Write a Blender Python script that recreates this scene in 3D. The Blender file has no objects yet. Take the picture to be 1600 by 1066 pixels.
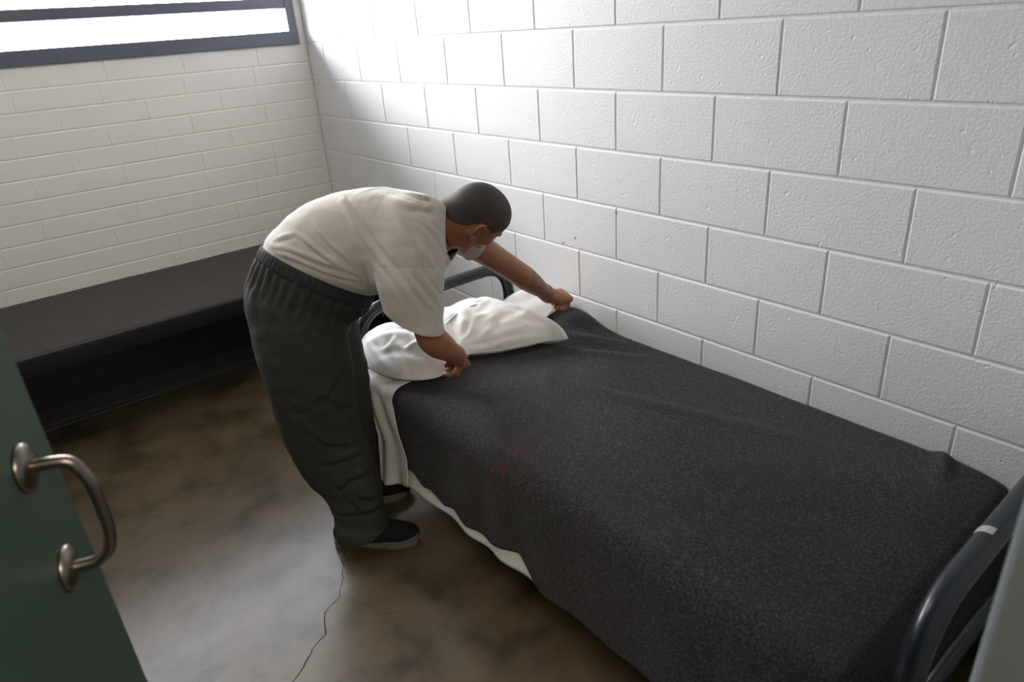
import bpy, bmesh, math, random
import numpy as np
from mathutils import Vector, Matrix, Euler

random.seed(7)
rng = np.random.default_rng(7)
C = bpy.context.scene.collection
V = lambda *a: np.array(a, float)

# ------------------------------------------------------------------ materials
def mat(name, col=(.5, .5, .5), rough=.6, metal=0.0, spec=.5):
    m = bpy.data.materials.new(name)
    m.use_nodes = True
    b = m.node_tree.nodes['Principled BSDF']
    b.inputs['Base Color'].default_value = (*col, 1)
    b.inputs['Roughness'].default_value = rough
    b.inputs['Metallic'].default_value = metal
    b.inputs['Specular IOR Level'].default_value = spec
    return m

class NT:
    """small helper to write node graphs"""
    def __init__(s, m):
        s.m = m; s.t = m.node_tree; s.b = s.t.nodes['Principled BSDF']
    def n(s, typ, **kw):
        nd = s.t.nodes.new(typ)
        for k, v in kw.items():
            if k.startswith('i_'):
                key = k[2:]
                key = int(key) if key.isdigit() else key.replace('_', ' ')
                nd.inputs[key].default_value = v
            else:
                setattr(nd, k, v)
        return nd
    def l(s, a, b): s.t.links.new(a, b)
    def coord(s, which='Object'):
        return s.n('ShaderNodeTexCoord').outputs[which]
    def noise(s, scale, detail=3, rough=.5, vec=None, dist=0.0):
        nd = s.n('ShaderNodeTexNoise')
        nd.inputs['Scale'].default_value = scale
        nd.inputs['Detail'].default_value = detail
        nd.inputs['Roughness'].default_value = rough
        nd.inputs['Distortion'].default_value = dist
        s.l(vec if vec is not None else s.coord(), nd.inputs['Vector'])
        return nd.outputs['Fac']
    def ramp(s, fac, stops, interp='LINEAR'):
        nd = s.n('ShaderNodeValToRGB')
        e = nd.color_ramp.elements
        nd.color_ramp.interpolation = interp
        while len(e) > 1: e.remove(e[-1])
        e[0].position = stops[0][0]; e[0].color = (*stops[0][1], 1)
        for p, c in stops[1:]:
            x = e.new(p); x.color = (*c, 1)
        s.l(fac, nd.inputs['Fac'])
        return nd.outputs['Color']
    def gray(s, fac, a, b, lo=0, hi=1):
        return s.ramp(fac, [(lo, (a, a, a)), (hi, (b, b, b))])
    def mix(s, fac, a, b, mode='MIX'):
        nd = s.n('ShaderNodeMix', data_type='RGBA', blend_type=mode)
        for sock, v in ((nd.inputs[0], fac), (nd.inputs[6], a), (nd.inputs[7], b)):
            if hasattr(v, 'links'): s.l(v, sock)
            elif isinstance(v, (int, float)): sock.default_value = v
            else: sock.default_value = (*v, 1)
        return nd.outputs[2]
    def math(s, op, a, b=None):
        nd = s.n('ShaderNodeMath', operation=op)
        for i, v in enumerate((a, b)):
            if v is None: continue
            if hasattr(v, 'links'): s.l(v, nd.inputs[i])
            else: nd.inputs[i].default_value = v
        return nd.outputs[0]
    def color(s, c): s.l(c, s.b.inputs['Base Color'])
    def rough(s, c): s.l(c, s.b.inputs['Roughness'])
    def bump(s, h, strength=.3, dist=.002, prev=None):
        nd = s.n('ShaderNodeBump')
        nd.inputs['Strength'].default_value = strength
        nd.inputs['Distance'].default_value = dist
        s.l(h, nd.inputs['Height'])
        if prev is not None: s.l(prev, nd.inputs['Normal'])
        s.l(nd.outputs[0], s.b.inputs['Normal'])
        return nd.outputs[0]

M = {}
def m_block():
    m = mat('painted_block', (.74, .735, .715), .5, 0, .35); t = NT(m)
    big = t.noise(1.3, 3)
    t.color(t.mix(big, (.74, .73, .71), (.82, .81, .795)))
    for cx, cy, cz, r_ in ((0, -2.18, .845, .008), (0, -2.11, .812, .006), (0, -2.40, .98, .006)):
        vm = t.n('ShaderNodeVectorMath', operation='DISTANCE'); t.l(t.coord(), vm.inputs[0]); vm.inputs[1].default_value = (cx, cy, cz)
        src = t.b.inputs['Base Color'].links[0].from_socket
        t.color(t.mix(t.ramp(vm.outputs['Value'], [(r_ * .6, (.8, .8, .8)), (r_, (0, 0, 0))]), src, (.18, .16, .14)))
    a = t.noise(120, 3, .6)
    pit = t.noise(45, 2, .5)
    h = t.math('ADD', t.ramp(a, [(.3, (0, 0, 0)), (.7, (1, 1, 1))]), t.math('MULTIPLY', t.ramp(pit, [(.24, (0, 0, 0)), (.34, (1, 1, 1))]), 2.0))
    t.bump(h, .42, .0016)
    return m
def m_block_back():
    m = mat('painted_block_bounce', (.6, .57, .53), .5, 0, .35); t = NT(m)
    big = t.noise(1.1, 3)
    t.color(t.mix(big, (.80, .765, .715), (.86, .83, .785)))  # warm, raised tint stands in for bounce light on the back wall
    a = t.noise(90, 3, .6)
    t.bump(a, .35, .0012)
    return m
def m_floor():
    m = mat('stained_concrete', (.1, .07, .045), .3, 0, .5); t = NT(m)
    co = t.coord()
    n1 = t.noise(1.6, 6, .62, co, .6)
    n2 = t.noise(6, 4, .55, co, 0)
    n3 = t.noise(60, 4, .7, co)
    c = t.ramp(n1, [(.30, (.034, .023, .010)), (.45, (.062, .044, .021)), (.58, (.098, .072, .038)), (.74, (.145, .110, .062))])
    f2 = t.math('MULTIPLY', t.math('SUBTRACT', n2, .33), 2.3); f2.node.use_clamp = True
    f3 = t.math('MULTIPLY', t.math('SUBTRACT', .47, n2), 3.0); f3.node.use_clamp = True
    c = t.mix(t.math('MULTIPLY', f2, .8), c, (.175, .130, .076))
    c = t.mix(f3, c, (.022, .015, .007))
    c = t.mix(t.ramp(n3, [(.2, (0, 0, 0)), (.9, (.4, .4, .4))]), c, (.045, .032, .022))
    t.color(c)
    r = t.math('ADD', t.math('MULTIPLY', n1, .16), .25)
    t.b.inputs['Coat Weight'].default_value = .16; t.b.inputs['Coat Roughness'].default_value = .22
    t.rough(r)
    return m
def m_wool():
    m = mat('charcoal_wool', (.03, .03, .032), .95, 0, .12); t = NT(m)
    co = t.coord()
    a = t.noise(150, 4, .85, co)
    fl = t.noise(420, 2, .6, co)
    c = t.ramp(a, [(.36, (.008, .008, .009)), (.52, (.031, .030, .031)), (.70, (.105, .102, .102))])
    big = t.noise(2.2, 3, .6, co)
    c = t.mix(t.ramp(big, [(.4, (0, 0, 0)), (.8, (.35, .35, .35))]), c, (.055, .047, .048))
    c = t.mix(t.ramp(fl, [(.69, (0, 0, 0)), (.78, (1, 1, 1))]), c, (.20, .19, .19))
    vm = t.n('ShaderNodeVectorMath', operation='DISTANCE'); t.l(co, vm.inputs[0]); vm.inputs[1].default_value = (-.84, -2.76, .47)
    spot = t.math('MULTIPLY', t.ramp(vm.outputs['Value'], [(.02, (1, 1, 1)), (.13, (0, 0, 0))]), t.ramp(t.noise(22, 2, .6, co), [(.45, (0, 0, 0)), (.62, (.8, .8, .8))]))
    c = t.mix(spot, c, (.075, .022, .026))
    t.color(c)
    t.b.inputs['Sheen Weight'].default_value = .08
    t.b.inputs['Sheen Roughness'].default_value = .6
    p = t.bump(t.noise(45, 4, .7, co), .5, .003)
    t.bump(a, .7, .0025, p)
    return m
def m_cloth(name, col, col2, scale=300, bump=.25, rough=.85, wr=0.0):
    m = mat(name, col, rough, 0, .2); t = NT(m)
    co = t.coord()
    a = t.noise(scale, 3, .65, co)
    t.color(t.mix(t.ramp(a, [(.35, (0, 0, 0)), (.65, (1, 1, 1))]), col, col2))
    p = None
    if wr: p = t.bump(t.noise(14, 3, .55, co, 1.2), wr, .01)
    t.bump(a, bump, .0008, p)
    return m
def m_paint(name, col, rough=.35, n=.15):
    m = mat(name, col, rough); t = NT(m)
    a = t.noise(18, 4)
    t.color(t.mix(a, tuple(c * (1 - n) for c in col), tuple(min(1, c * (1 + n)) for c in col)))
    t.bump(t.noise(140, 2), .08, .0006)
    return m
def m_skin():
    m = mat('skin', (.25, .12, .07), .48, 0, .4); t = NT(m)
    co = t.coord()
    a = t.noise(22, 4, .6, co); b = t.noise(160, 2, .5, co)
    c = t.mix(a, (.27, .112, .060), (.41, .19, .108))
    # faded ink on the left forearm, between elbow and wrist
    sep = t.n('ShaderNodeSeparateXYZ'); t.l(co, sep.inputs[0])
    wob = t.noise(48, 3, .6, co, 2.5)
    x = t.math('ADD', sep.outputs['X'], t.math('MULTIPLY', t.math('SUBTRACT', t.noise(30, 2, .5, co), .5), .05))
    inside = t.math('MULTIPLY', t.math('GREATER_THAN', x, -.355), t.math('LESS_THAN', x, -.205))
    band = t.ramp(wob, [(.44, (0, 0, 0)), (.475, (1, 1, 1)), (.52, (1, 1, 1)), (.555, (0, 0, 0))])
    # only the arm reaches that far and that low in front
    low = t.math('LESS_THAN', sep.outputs['Z'], .84)
    f = t.math('MULTIPLY', t.math('MULTIPLY', inside, low), t.math('MULTIPLY', band, .62))
    c = t.mix(f, c, (.035, .038, .045))
    t.color(c)
    t.b.inputs['Subsurface Weight'].default_value = .08
    t.b.inputs['Subsurface Radius'].default_value = (.02, .008, .004)
    t.bump(b, .15, .0005)
    return m
def mats():
    M['block'] = m_block(); M['backblock'] = m_block_back(); M['floor'] = m_floor(); M['wool'] = m_wool()
    M['sheet'] = m_cloth('white_cotton', (.82, .80, .775), (.90, .885, .87), 420, .2, .85, .25)
    M['shirt'] = m_cloth('heather_jersey', (.45, .415, .372), (.61, .565, .51), 520, .35, .9)
    M['shirt'].node_tree.nodes['Principled BSDF'].inputs['Sheen Weight'].default_value = .6; M['shirt'].node_tree.nodes['Principled BSDF'].inputs['Sheen Roughness'].default_value = .35
    M['under'] = m_cloth('white_undershirt', (.75, .76, .8), (.85, .85, .88), 300, .2)
    M['neck'] = m_cloth('collar_rib', (.05, .035, .03), (.09, .065, .055), 300, .2)
    M['pants'] = m_cloth('charcoal_twill', (.025, .0255, .0235), (.046, .0455, .041), 350, .3, .8)
    M['band'] = m_cloth('elastic_waist', (.020, .020, .022), (.042, .041, .043), 220, .6, .85)
    M['black'] = m_paint('black_enamel', (.012, .012, .014), .42, .2)
    M['slab'] = m_cloth('worn_black_paint', (.046, .038, .032), (.066, .056, .047), 30, .2, .5)
    M['tube'] = m_paint('dark_tube_enamel', (.012, .016, .022), .27, .1)
    M['rubber'] = m_paint('cove_rubber', (.028, .025, .024), .45, .1)
    M['win'] = m_paint('window_steel_flare', (.115, .122, .155), .4, .1)  # steel colour lifted to blue-grey to stand in for window flare
    M['green'] = m_paint('green_enamel', (.046, .080, .060), .45, .12)
    M['jamb'] = m_paint('grey_green_jamb', (.20, .215, .22), .4, .05)
    M['steel'] = mat('worn_steel', (.34, .30, .25), .28, 1.0)
    t = NT(M['steel']); t.rough(t.gray(t.noise(40, 3), .22, .4)); t.color(t.mix(t.noise(15, 3), (.13, .115, .105), (.34, .30, .25)))
    M['skin'] = m_skin()
    M['hair'] = mat('cropped_hair', (.03, .025, .02), .7); t = NT(M['hair'])
    fa = t.n('ShaderNodeAttribute', attribute_name='fade').outputs['Fac']; nn = t.noise(420, 3, .7)
    dk = t.mix(nn, (.026, .021, .019), (.078, .064, .057)); lt = t.mix(nn, (.060, .038, .029), (.13, .075, .052))
    t.color(t.mix(t.math('ADD', fa, t.math('MULTIPLY', t.math('SUBTRACT', t.noise(35, 2), .5), .35)), lt, dk)); t.bump(nn, .5, .001)
    M['suede'] = m_cloth('black_suede', (.006, .006, .007), (.014, .013, .013), 260, .3, .85)
    M['sole'] = m_cloth('grey_sole', (.10, .095, .08), (.15, .14, .12), 60, .2, .7)
    M['ink'] = mat('faded_ink', (.16, .14, .11), .9)
    M['chip'] = mat('worn_label', (.35, .38, .36), .5)
    M['crack'] = mat('floor_crack', (.012, .009, .007), .9)
    M['ceil'] = mat('ceiling_paint', (.5, .5, .48), .7); M['bounce_cut'] = m_paint('bounce_cut_grey', (.36, .36, .34), .5)  # the grey is for unseen walls, darkened to cut bounce light
    g = mat('window_glass', (1, 1, 1), .02)
    nt = g.node_tree
    for n in list(nt.nodes):
        if n.type != 'OUTPUT_MATERIAL': nt.nodes.remove(n)
    tr = nt.nodes.new('ShaderNodeBsdfTransparent'); gl = nt.nodes.new('ShaderNodeBsdfGlossy'); mx = nt.nodes.new('ShaderNodeMixShader')
    gl.inputs['Roughness'].default_value = .03; mx.inputs[0].default_value = .06
    nt.links.new(tr.outputs[0], mx.inputs[1]); nt.links.new(gl.outputs[0], mx.inputs[2])
    nt.links.new(mx.outputs[0], [n for n in nt.nodes if n.type == 'OUTPUT_MATERIAL'][0].inputs[0])
    M['glass'] = g
mats()

# ------------------------------------------------------------------ objects
def mesh_obj(name, verts, faces, m, parent=None, smooth=True):
    me = bpy.data.meshes.new(name)
    me.from_pydata([tuple(v) for v in verts], [], [tuple(f) for f in faces])
    me.validate(); me.update()
    return link(name, me, m, parent, smooth)
def link(name, me, m, parent=None, smooth=True):
    o = bpy.data.objects.new(name, me); C.objects.link(o)
    if m is not None: me.materials.append(m)
    if smooth: me.polygons.foreach_set('use_smooth', [True] * len(me.polygons))
    if parent is not None: o.parent = parent
    return o
def bm_obj(name, bm, m, parent=None, smooth=False):
    me = bpy.data.meshes.new(name)
    bmesh.ops.recalc_face_normals(bm, faces=bm.faces)
    bm.to_mesh(me); bm.free()
    return link(name, me, m, parent, smooth)
def tag(o, label=None, cat=None, group=None, kind=None):
    if label: o['label'] = label
    if cat: o['category'] = cat
    if group: o['group'] = group
    if kind: o['kind'] = kind
    return o
def empty(name, loc=(0, 0, 0)):
    o = bpy.data.objects.new(name, None); C.objects.link(o); o.location = loc
    o.empty_display_size = .1
    return o
def own(parent, o):
    """parent a world-space mesh to an Empty, keeping it where it is"""
    o.parent = parent
    o.matrix_parent_inverse = Matrix.Translation(-parent.location)
    return o
def add_box(bm, lo, hi, bev=0.0, seg=2, mtx=None):
    b = bmesh.new()
    bmesh.ops.create_cube(b, size=1)
    for v in b.verts:
        v.co = Vector([(lo[i] + hi[i]) / 2 + v.co[i] * (hi[i] - lo[i]) for i in range(3)])
    if bev: bmesh.ops.bevel(b, geom=list(b.edges), offset=bev, segments=seg, affect='EDGES', profile=.5)
    if mtx is not None: bmesh.ops.transform(b, matrix=mtx, verts=b.verts)
    t = bpy.data.meshes.new('tmp'); b.to_mesh(t); b.free(); bm.from_mesh(t); bpy.data.meshes.remove(t)
def box(name, lo, hi, m, parent=None, bev=.004, seg=2, mtx=None):
    bm = bmesh.new(); add_box(bm, lo, hi, bev, seg, mtx)
    return bm_obj(name, bm, m, parent, smooth=False)
def smooth_path(pts, sub=6):
    P = [np.array(p, float) for p in pts]
    out = []
    for i in range(len(P) - 1):
        p0 = P[max(i - 1, 0)]; p1 = P[i]; p2 = P[i + 1]; p3 = P[min(i + 2, len(P) - 1)]
        for k in range(sub):
            t = k / sub
            out.append(.5 * ((2 * p1) + (-p0 + p2) * t + (2 * p0 - 5 * p1 + 4 * p2 - p3) * t * t + (-p0 + 3 * p1 - 3 * p2 + p3) * t ** 3))
    out.append(P[-1]); return out
def add_tube(bm, path, r, n=20, caps=True):
    rr = r if hasattr(r, '__len__') else [r] * len(path)
    path = [Vector(tuple(p)) for p in path]
    t0 = (path[1] - path[0]).normalized()
    u = t0.orthogonal().normalized(); rings = []
    for i, p in enumerate(path):
        a = path[max(i - 1, 0)]; b = path[min(i + 1, len(path) - 1)]
        t = (b - a).normalized(); u = (u - t * u.dot(t)).normalized(); w = t.cross(u)
        rings.append([bm.verts.new(p + (u * math.cos(2 * math.pi * k / n) + w * math.sin(2 * math.pi * k / n)) * rr[i]) for k in range(n)])
    for a, b in zip(rings, rings[1:]):
        for k in range(n): bm.faces.new((a[k], a[(k + 1) % n], b[(k + 1) % n], b[k]))
    if caps:
        bm.faces.new(rings[0][::-1]); bm.faces.new(rings[-1])
def tube(name, path, r, m, parent=None, n=20):
    bm = bmesh.new(); add_tube(bm, path, r, n)
    return bm_obj(name, bm, m, parent, smooth=True)
def arc_corner(a, b, c, r, n=8):
    """points rounding the corner b between a and c"""
    a, b, c = V(*a), V(*b), V(*c)
    d1 = (a - b) / np.linalg.norm(a - b); d2 = (c - b) / np.linalg.norm(c - b)
    p1, p2 = b + d1 * r, b + d2 * r
    return [(1 - t) ** 2 * p1 + 2 * t * (1 - t) * (b * .92 + (p1 + p2) / 2 * .08) + t * t * p2 for t in np.linspace(0, 1, n)]
def poly_round(pts, r, n=8):
    out = [V(*pts[0])]
    for i in range(1, len(pts) - 1): out += arc_corner(pts[i - 1], pts[i], pts[i + 1], r, n)
    out.append(V(*pts[-1])); return out

# smooth lattice noise for displacement
class Lattice:
    def __init__(s, seed, n=32):
        s.g = np.random.default_rng(seed).random((n, n, n)) * 2 - 1; s.n = n
    def __call__(s, p, f):
        q = np.asarray(p, float) * f + 100.37
        i = np.floor(q).astype(int); t = q - i; t = t * t * (3 - 2 * t); i %= s.n; j = (i + 1) % s.n
        g = s.g
        def c(a, b, d): return g[a[..., 0], b[..., 1], d[..., 2]]
        x0 = c(i, i, i) * (1 - t[..., 0]) + c(j, i, i) * t[..., 0]
        x1 = c(i, j, i) * (1 - t[..., 0]) + c(j, j, i) * t[..., 0]
        x2 = c(i, i, j) * (1 - t[..., 0]) + c(j, i, j) * t[..., 0]
        x3 = c(i, j, j) * (1 - t[..., 0]) + c(j, j, j) * t[..., 0]
        y0 = x0 * (1 - t[..., 1]) + x1 * t[..., 1]; y1 = x2 * (1 - t[..., 1]) + x3 * t[..., 1]
        return y0 * (1 - t[..., 2]) + y1 * t[..., 2]
N1, N2, N3 = Lattice(1), Lattice(2), Lattice(3)

# ------------------------------------------------------------------ signed-distance modelling
class SDF:
    def __init__(s, lo, hi, h):
        s.lo = np.array(lo, float); s.h = h
        s.dim = np.ceil((np.array(hi) - s.lo) / h).astype(int) + 1
        s.d = np.full(s.dim, 1.0, np.float32)
    def _win(s, lo, hi, pad):
        a = np.clip(np.floor((np.array(lo) - pad - s.lo) / s.h).astype(int), 0, s.dim - 1)
        b = np.clip(np.ceil((np.array(hi) + pad - s.lo) / s.h).astype(int) + 1, 1, s.dim)
        sl = tuple(slice(a[i], b[i]) for i in range(3))
        ax = [s.lo[i] + np.arange(a[i], b[i]) * s.h for i in range(3)]
        return sl, ax[0][:, None, None], ax[1][None, :, None], ax[2][None, None, :]
    def _mix(s, sl, q, k, sub=False):
        d = s.d[sl]
        if sub:
            q = -q
            if k > 0:
                hh = np.clip(.5 - .5 * (q - d) / k, 0, 1); s.d[sl] = d * hh + q * (1 - hh) + k * hh * (1 - hh) * 1.0
                s.d[sl] = np.maximum(s.d[sl], np.maximum(d, q) * 1.0)
            else: s.d[sl] = np.maximum(d, q)
            return
        if k > 0:
            hh = np.clip(.5 + .5 * (d - q) / k, 0, 1)
            s.d[sl] = d * (1 - hh) + q * hh - k * hh * (1 - hh)
        else: s.d[sl] = np.minimum(d, q)
    def cap(s, a, b, ra, rb, k=.01):
        a, b = V(*a), V(*b); R = max(ra, rb); pad = R + k + .02
        sl, X, Y, Z = s._win(np.minimum(a, b), np.maximum(a, b), pad)
        ab = b - a; L = max(ab @ ab, 1e-12)
        px, py, pz = X - a[0], Y - a[1], Z - a[2]
        t = np.clip((px * ab[0] + py * ab[1] + pz * ab[2]) / L, 0, 1)
        q = np.sqrt((px - ab[0] * t) ** 2 + (py - ab[1] * t) ** 2 + (pz - ab[2] * t) ** 2) - (ra + (rb - ra) * t)
        s._mix(sl, q.astype(np.float32), k)
    def ell(s, c, r, ax=None, k=.01, sub=False):
        c = V(*c); R = max(r); sl, X, Y, Z = s._win(c, c, R + k + .02)
        ax = np.eye(3) if ax is None else ax
        p = [X - c[0], Y - c[1], Z - c[2]]
        q0 = 0; q1 = 0
        for i in range(3):
            e = p[0] * ax[i][0] + p[1] * ax[i][1] + p[2] * ax[i][2]
            q0 = q0 + (e / r[i]) ** 2; q1 = q1 + (e / r[i] ** 2) ** 2
        k0 = np.sqrt(q0); k1 = np.sqrt(q1) + 1e-9
        s._mix(sl, (k0 * (k0 - 1) / k1).astype(np.float32), k, sub)
    def loft(s, st, k=.02, sub=4, power=2.0):
        """st: list of (centre, half vector n, half width) ; side axis is perpendicular to n and the path"""
        c = np.array([x[0] for x in st]); n = np.array([x[1] for x in st]); w = np.array([[x[2]] for x in st])
        cc = np.array(smooth_path(c, sub)); nn = np.array(smooth_path(n, sub)); ww = np.array(smooth_path(w, sub))[:, 0]
        tan = np.gradient(cc, axis=0)
        R = max(np.linalg.norm(nn, axis=1).max(), ww.max())
        sl, X, Y, Z = s._win(cc.min(0), cc.max(0), R + k + .02)
        best = None
        for i in range(len(cc) - 1):
            a, b = cc[i], cc[i + 1]; ab = b - a; L = ab @ ab
            px, py, pz = X - a[0], Y - a[1], Z - a[2]
            t = np.clip((px * ab[0] + py * ab[1] + pz * ab[2]) / L, 0, 1)
            nv = (nn[i] + nn[i + 1]) / 2; hn = np.linalg.norm(nv); nu = nv / hn
            T = ab / math.sqrt(L); su = np.cross(nu, T); su /= np.linalg.norm(su)
            Tp = np.cross(su, nu)
            hh = np.linalg.norm(nn[i]) * (1 - t) + np.linalg.norm(nn[i + 1]) * t
            wwt = ww[i] * (1 - t) + ww[i + 1] * t
            qx, qy, qz = px - ab[0] * t, py - ab[1] * t, pz - ab[2] * t
            e1 = np.abs(qx * nu[0] + qy * nu[1] + qz * nu[2]) / hh
            e2 = np.abs(qx * su[0] + qy * su[1] + qz * su[2]) / wwt
            e3 = np.abs(qx * Tp[0] + qy * Tp[1] + qz * Tp[2]) / np.minimum(hh, wwt)
            q = ((e1 ** power + e2 ** power + e3 ** power) ** (1 / power) - 1) * np.minimum(hh, wwt)
            best = q if best is None else np.minimum(best, q)
        s._mix(sl, best.astype(np.float32), k)
    def mesh(s):
        """surface nets"""
        d = s.d; h = s.h
        ins = d < 0
        nx, ny, nz = d.shape
        cnt = np.zeros((nx - 1, ny - 1, nz - 1), np.int8)
        for a in (0, 1):
            for b in (0, 1):
                for c in (0, 1): cnt += ins[a:nx - 1 + a, b:ny - 1 + b, c:nz - 1 + c]
        cells = np.argwhere((cnt > 0) & (cnt < 8))
        idx = -np.ones(cnt.shape, np.int64); idx[tuple(cells.T)] = np.arange(len(cells))
        acc = np.zeros((len(cells), 3)); num = np.zeros(len(cells))
        corners = [(a, b, c) for a in (0, 1) for b in (0, 1) for c in (0, 1)]
        for i in corners:
            for ax in range(3):
                if i[ax] == 1: continue
                j = list(i); j[ax] = 1
                d0 = d[tuple((cells + i).T)]; d1 = d[tuple((cells + j).T)]
                cr = (d0 < 0) != (d1 < 0)
                t = np.where(cr, d0 / np.where(cr, d0 - d1, 1), 0)
                p = np.array(i, float) + np.zeros((len(cells), 3)); p[:, ax] += t
                acc[cr] += p[cr]; num[cr] += 1
        verts = s.lo + (cells + acc / num[:, None]) * h
        faces = []
        for ax in range(3):
            o1, o2 = [(1, 2), (2, 0), (0, 1)][ax]
            sl0 = [slice(1, -1)] * 3; sl0[ax] = slice(0, -1)
            sl1 = [slice(1, -1)] * 3; sl1[ax] = slice(1, None)
            a = ins[tuple(sl0)]; b = ins[tuple(sl1)]
            for flip, msk in ((0, a & ~b), (1, ~a & b)):
                g = np.argwhere(msk)
                if not len(g): continue
                off = np.array([1, 1, 1]); off[ax] = 0
                g = g + off
                e1 = np.zeros(3, int); e1[o1] = 1; e2 = np.zeros(3, int); e2[o2] = 1
                q = [idx[tuple((g - x).T)] for x in (e1 + e2, e2, 0 * e1, e1)]
                f = np.stack(q, 1)
                if flip: f = f[:, ::-1]
                faces.append(f)
        return verts, np.concatenate(faces)

def vnormals(v, f):
    fn = np.cross(v[f[:, 2]] - v[f[:, 0]], v[f[:, 3]] - v[f[:, 1]])
    n = np.zeros_like(v)
    for i in range(4): np.add.at(n, f[:, i], fn)
    return n / (np.linalg.norm(n, axis=1, keepdims=True) + 1e-12)
def relax(v, f, it=3, lam=.5):
    e = np.concatenate([f[:, [0, 1]], f[:, [1, 2]], f[:, [2, 3]], f[:, [3, 0]]])
    e = np.concatenate([e, e[:, ::-1]])
    cnt = np.bincount(e[:, 0], minlength=len(v))[:, None]
    for _ in range(it):
        a = np.stack([np.bincount(e[:, 0], v[e[:, 1], k], len(v)) for k in range(3)], 1) / np.maximum(cnt, 1)
        v = v * (1 - lam) + a * lam
    return v
def seg_dist(v, a, b):
    ab = b - a; t = np.clip(((v - a) @ ab) / max(ab @ ab, 1e-12), 0, 1)
    return np.linalg.norm(v - a - t[:, None] * ab, axis=1), t
def folds(v, n, lines):
    """each line: (points, width, height) raises (or sinks) a soft ridge along the polyline"""
    off = np.zeros(len(v))
    for pts, w, hgt in lines:
        P = np.array(smooth_path(pts, 4)); best = np.full(len(v), 9.); par = np.zeros(len(v))
        near = np.all((v > P.min(0) - 3 * w) & (v < P.max(0) + 3 * w), axis=1)
        idx = np.where(near)[0]
        if not len(idx): continue
        for i in range(len(P) - 1):
            d, t = seg_dist(v[idx], P[i], P[i + 1])
            u = d < best[idx]
            best[idx[u]] = d[u]; par[idx[u]] = (i + t[u]) / (len(P) - 1)
        tap = np.sqrt(np.clip(np.sin(np.clip(par, .02, .98) * np.pi), 0, 1))
        off += hgt * tap * np.exp(-(best / w) ** 2)
    return v + n * off[:, None]
def submesh(v, f, keep_faces):
    g = f[keep_faces]; used = np.unique(g); mp = -np.ones(len(v), int); mp[used] = np.arange(len(used))
    return v[used], mp[g]

def cut(v, f, co, no, inside):
    """trim a cloth mesh cleanly along a plane, only where inside(centre) holds"""
    co = V(*co); no = np.array(no, float); no /= np.linalg.norm(no)
    me = bpy.data.meshes.new('tmp'); me.from_pydata(v.tolist(), [], f); me.update()
    b = bmesh.new(); b.from_mesh(me); bpy.data.meshes.remove(me)
    reg = lambda fa: inside(np.array(fa.calc_center_median()))
    fs = [x for x in b.faces if reg(x)]
    ge = set(fs)
    for x in fs: ge.update(x.edges); ge.update(x.verts)
    bmesh.ops.bisect_plane(b, geom=list(ge), plane_co=Vector(co), plane_no=Vector(no), dist=1e-6)
    dl = [x for x in b.faces if reg(x) and (np.array(x.calc_center_median()) - co) @ no > 0]
    bmesh.ops.delete(b, geom=dl, context='FACES')
    bmesh.ops.delete(b, geom=[x for x in b.verts if not x.link_faces], context='VERTS')
    b.verts.index_update()
    out = np.array([x.co[:] for x in b.verts]), [[w_.index for w_ in x.verts] for x in b.faces]
    b.free(); return out
def cut_all(v, f, cuts):
    f = f.tolist()
    for co, no, ins in cuts: v, f = cut(v, f, co, no, ins)
    return v, f

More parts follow.
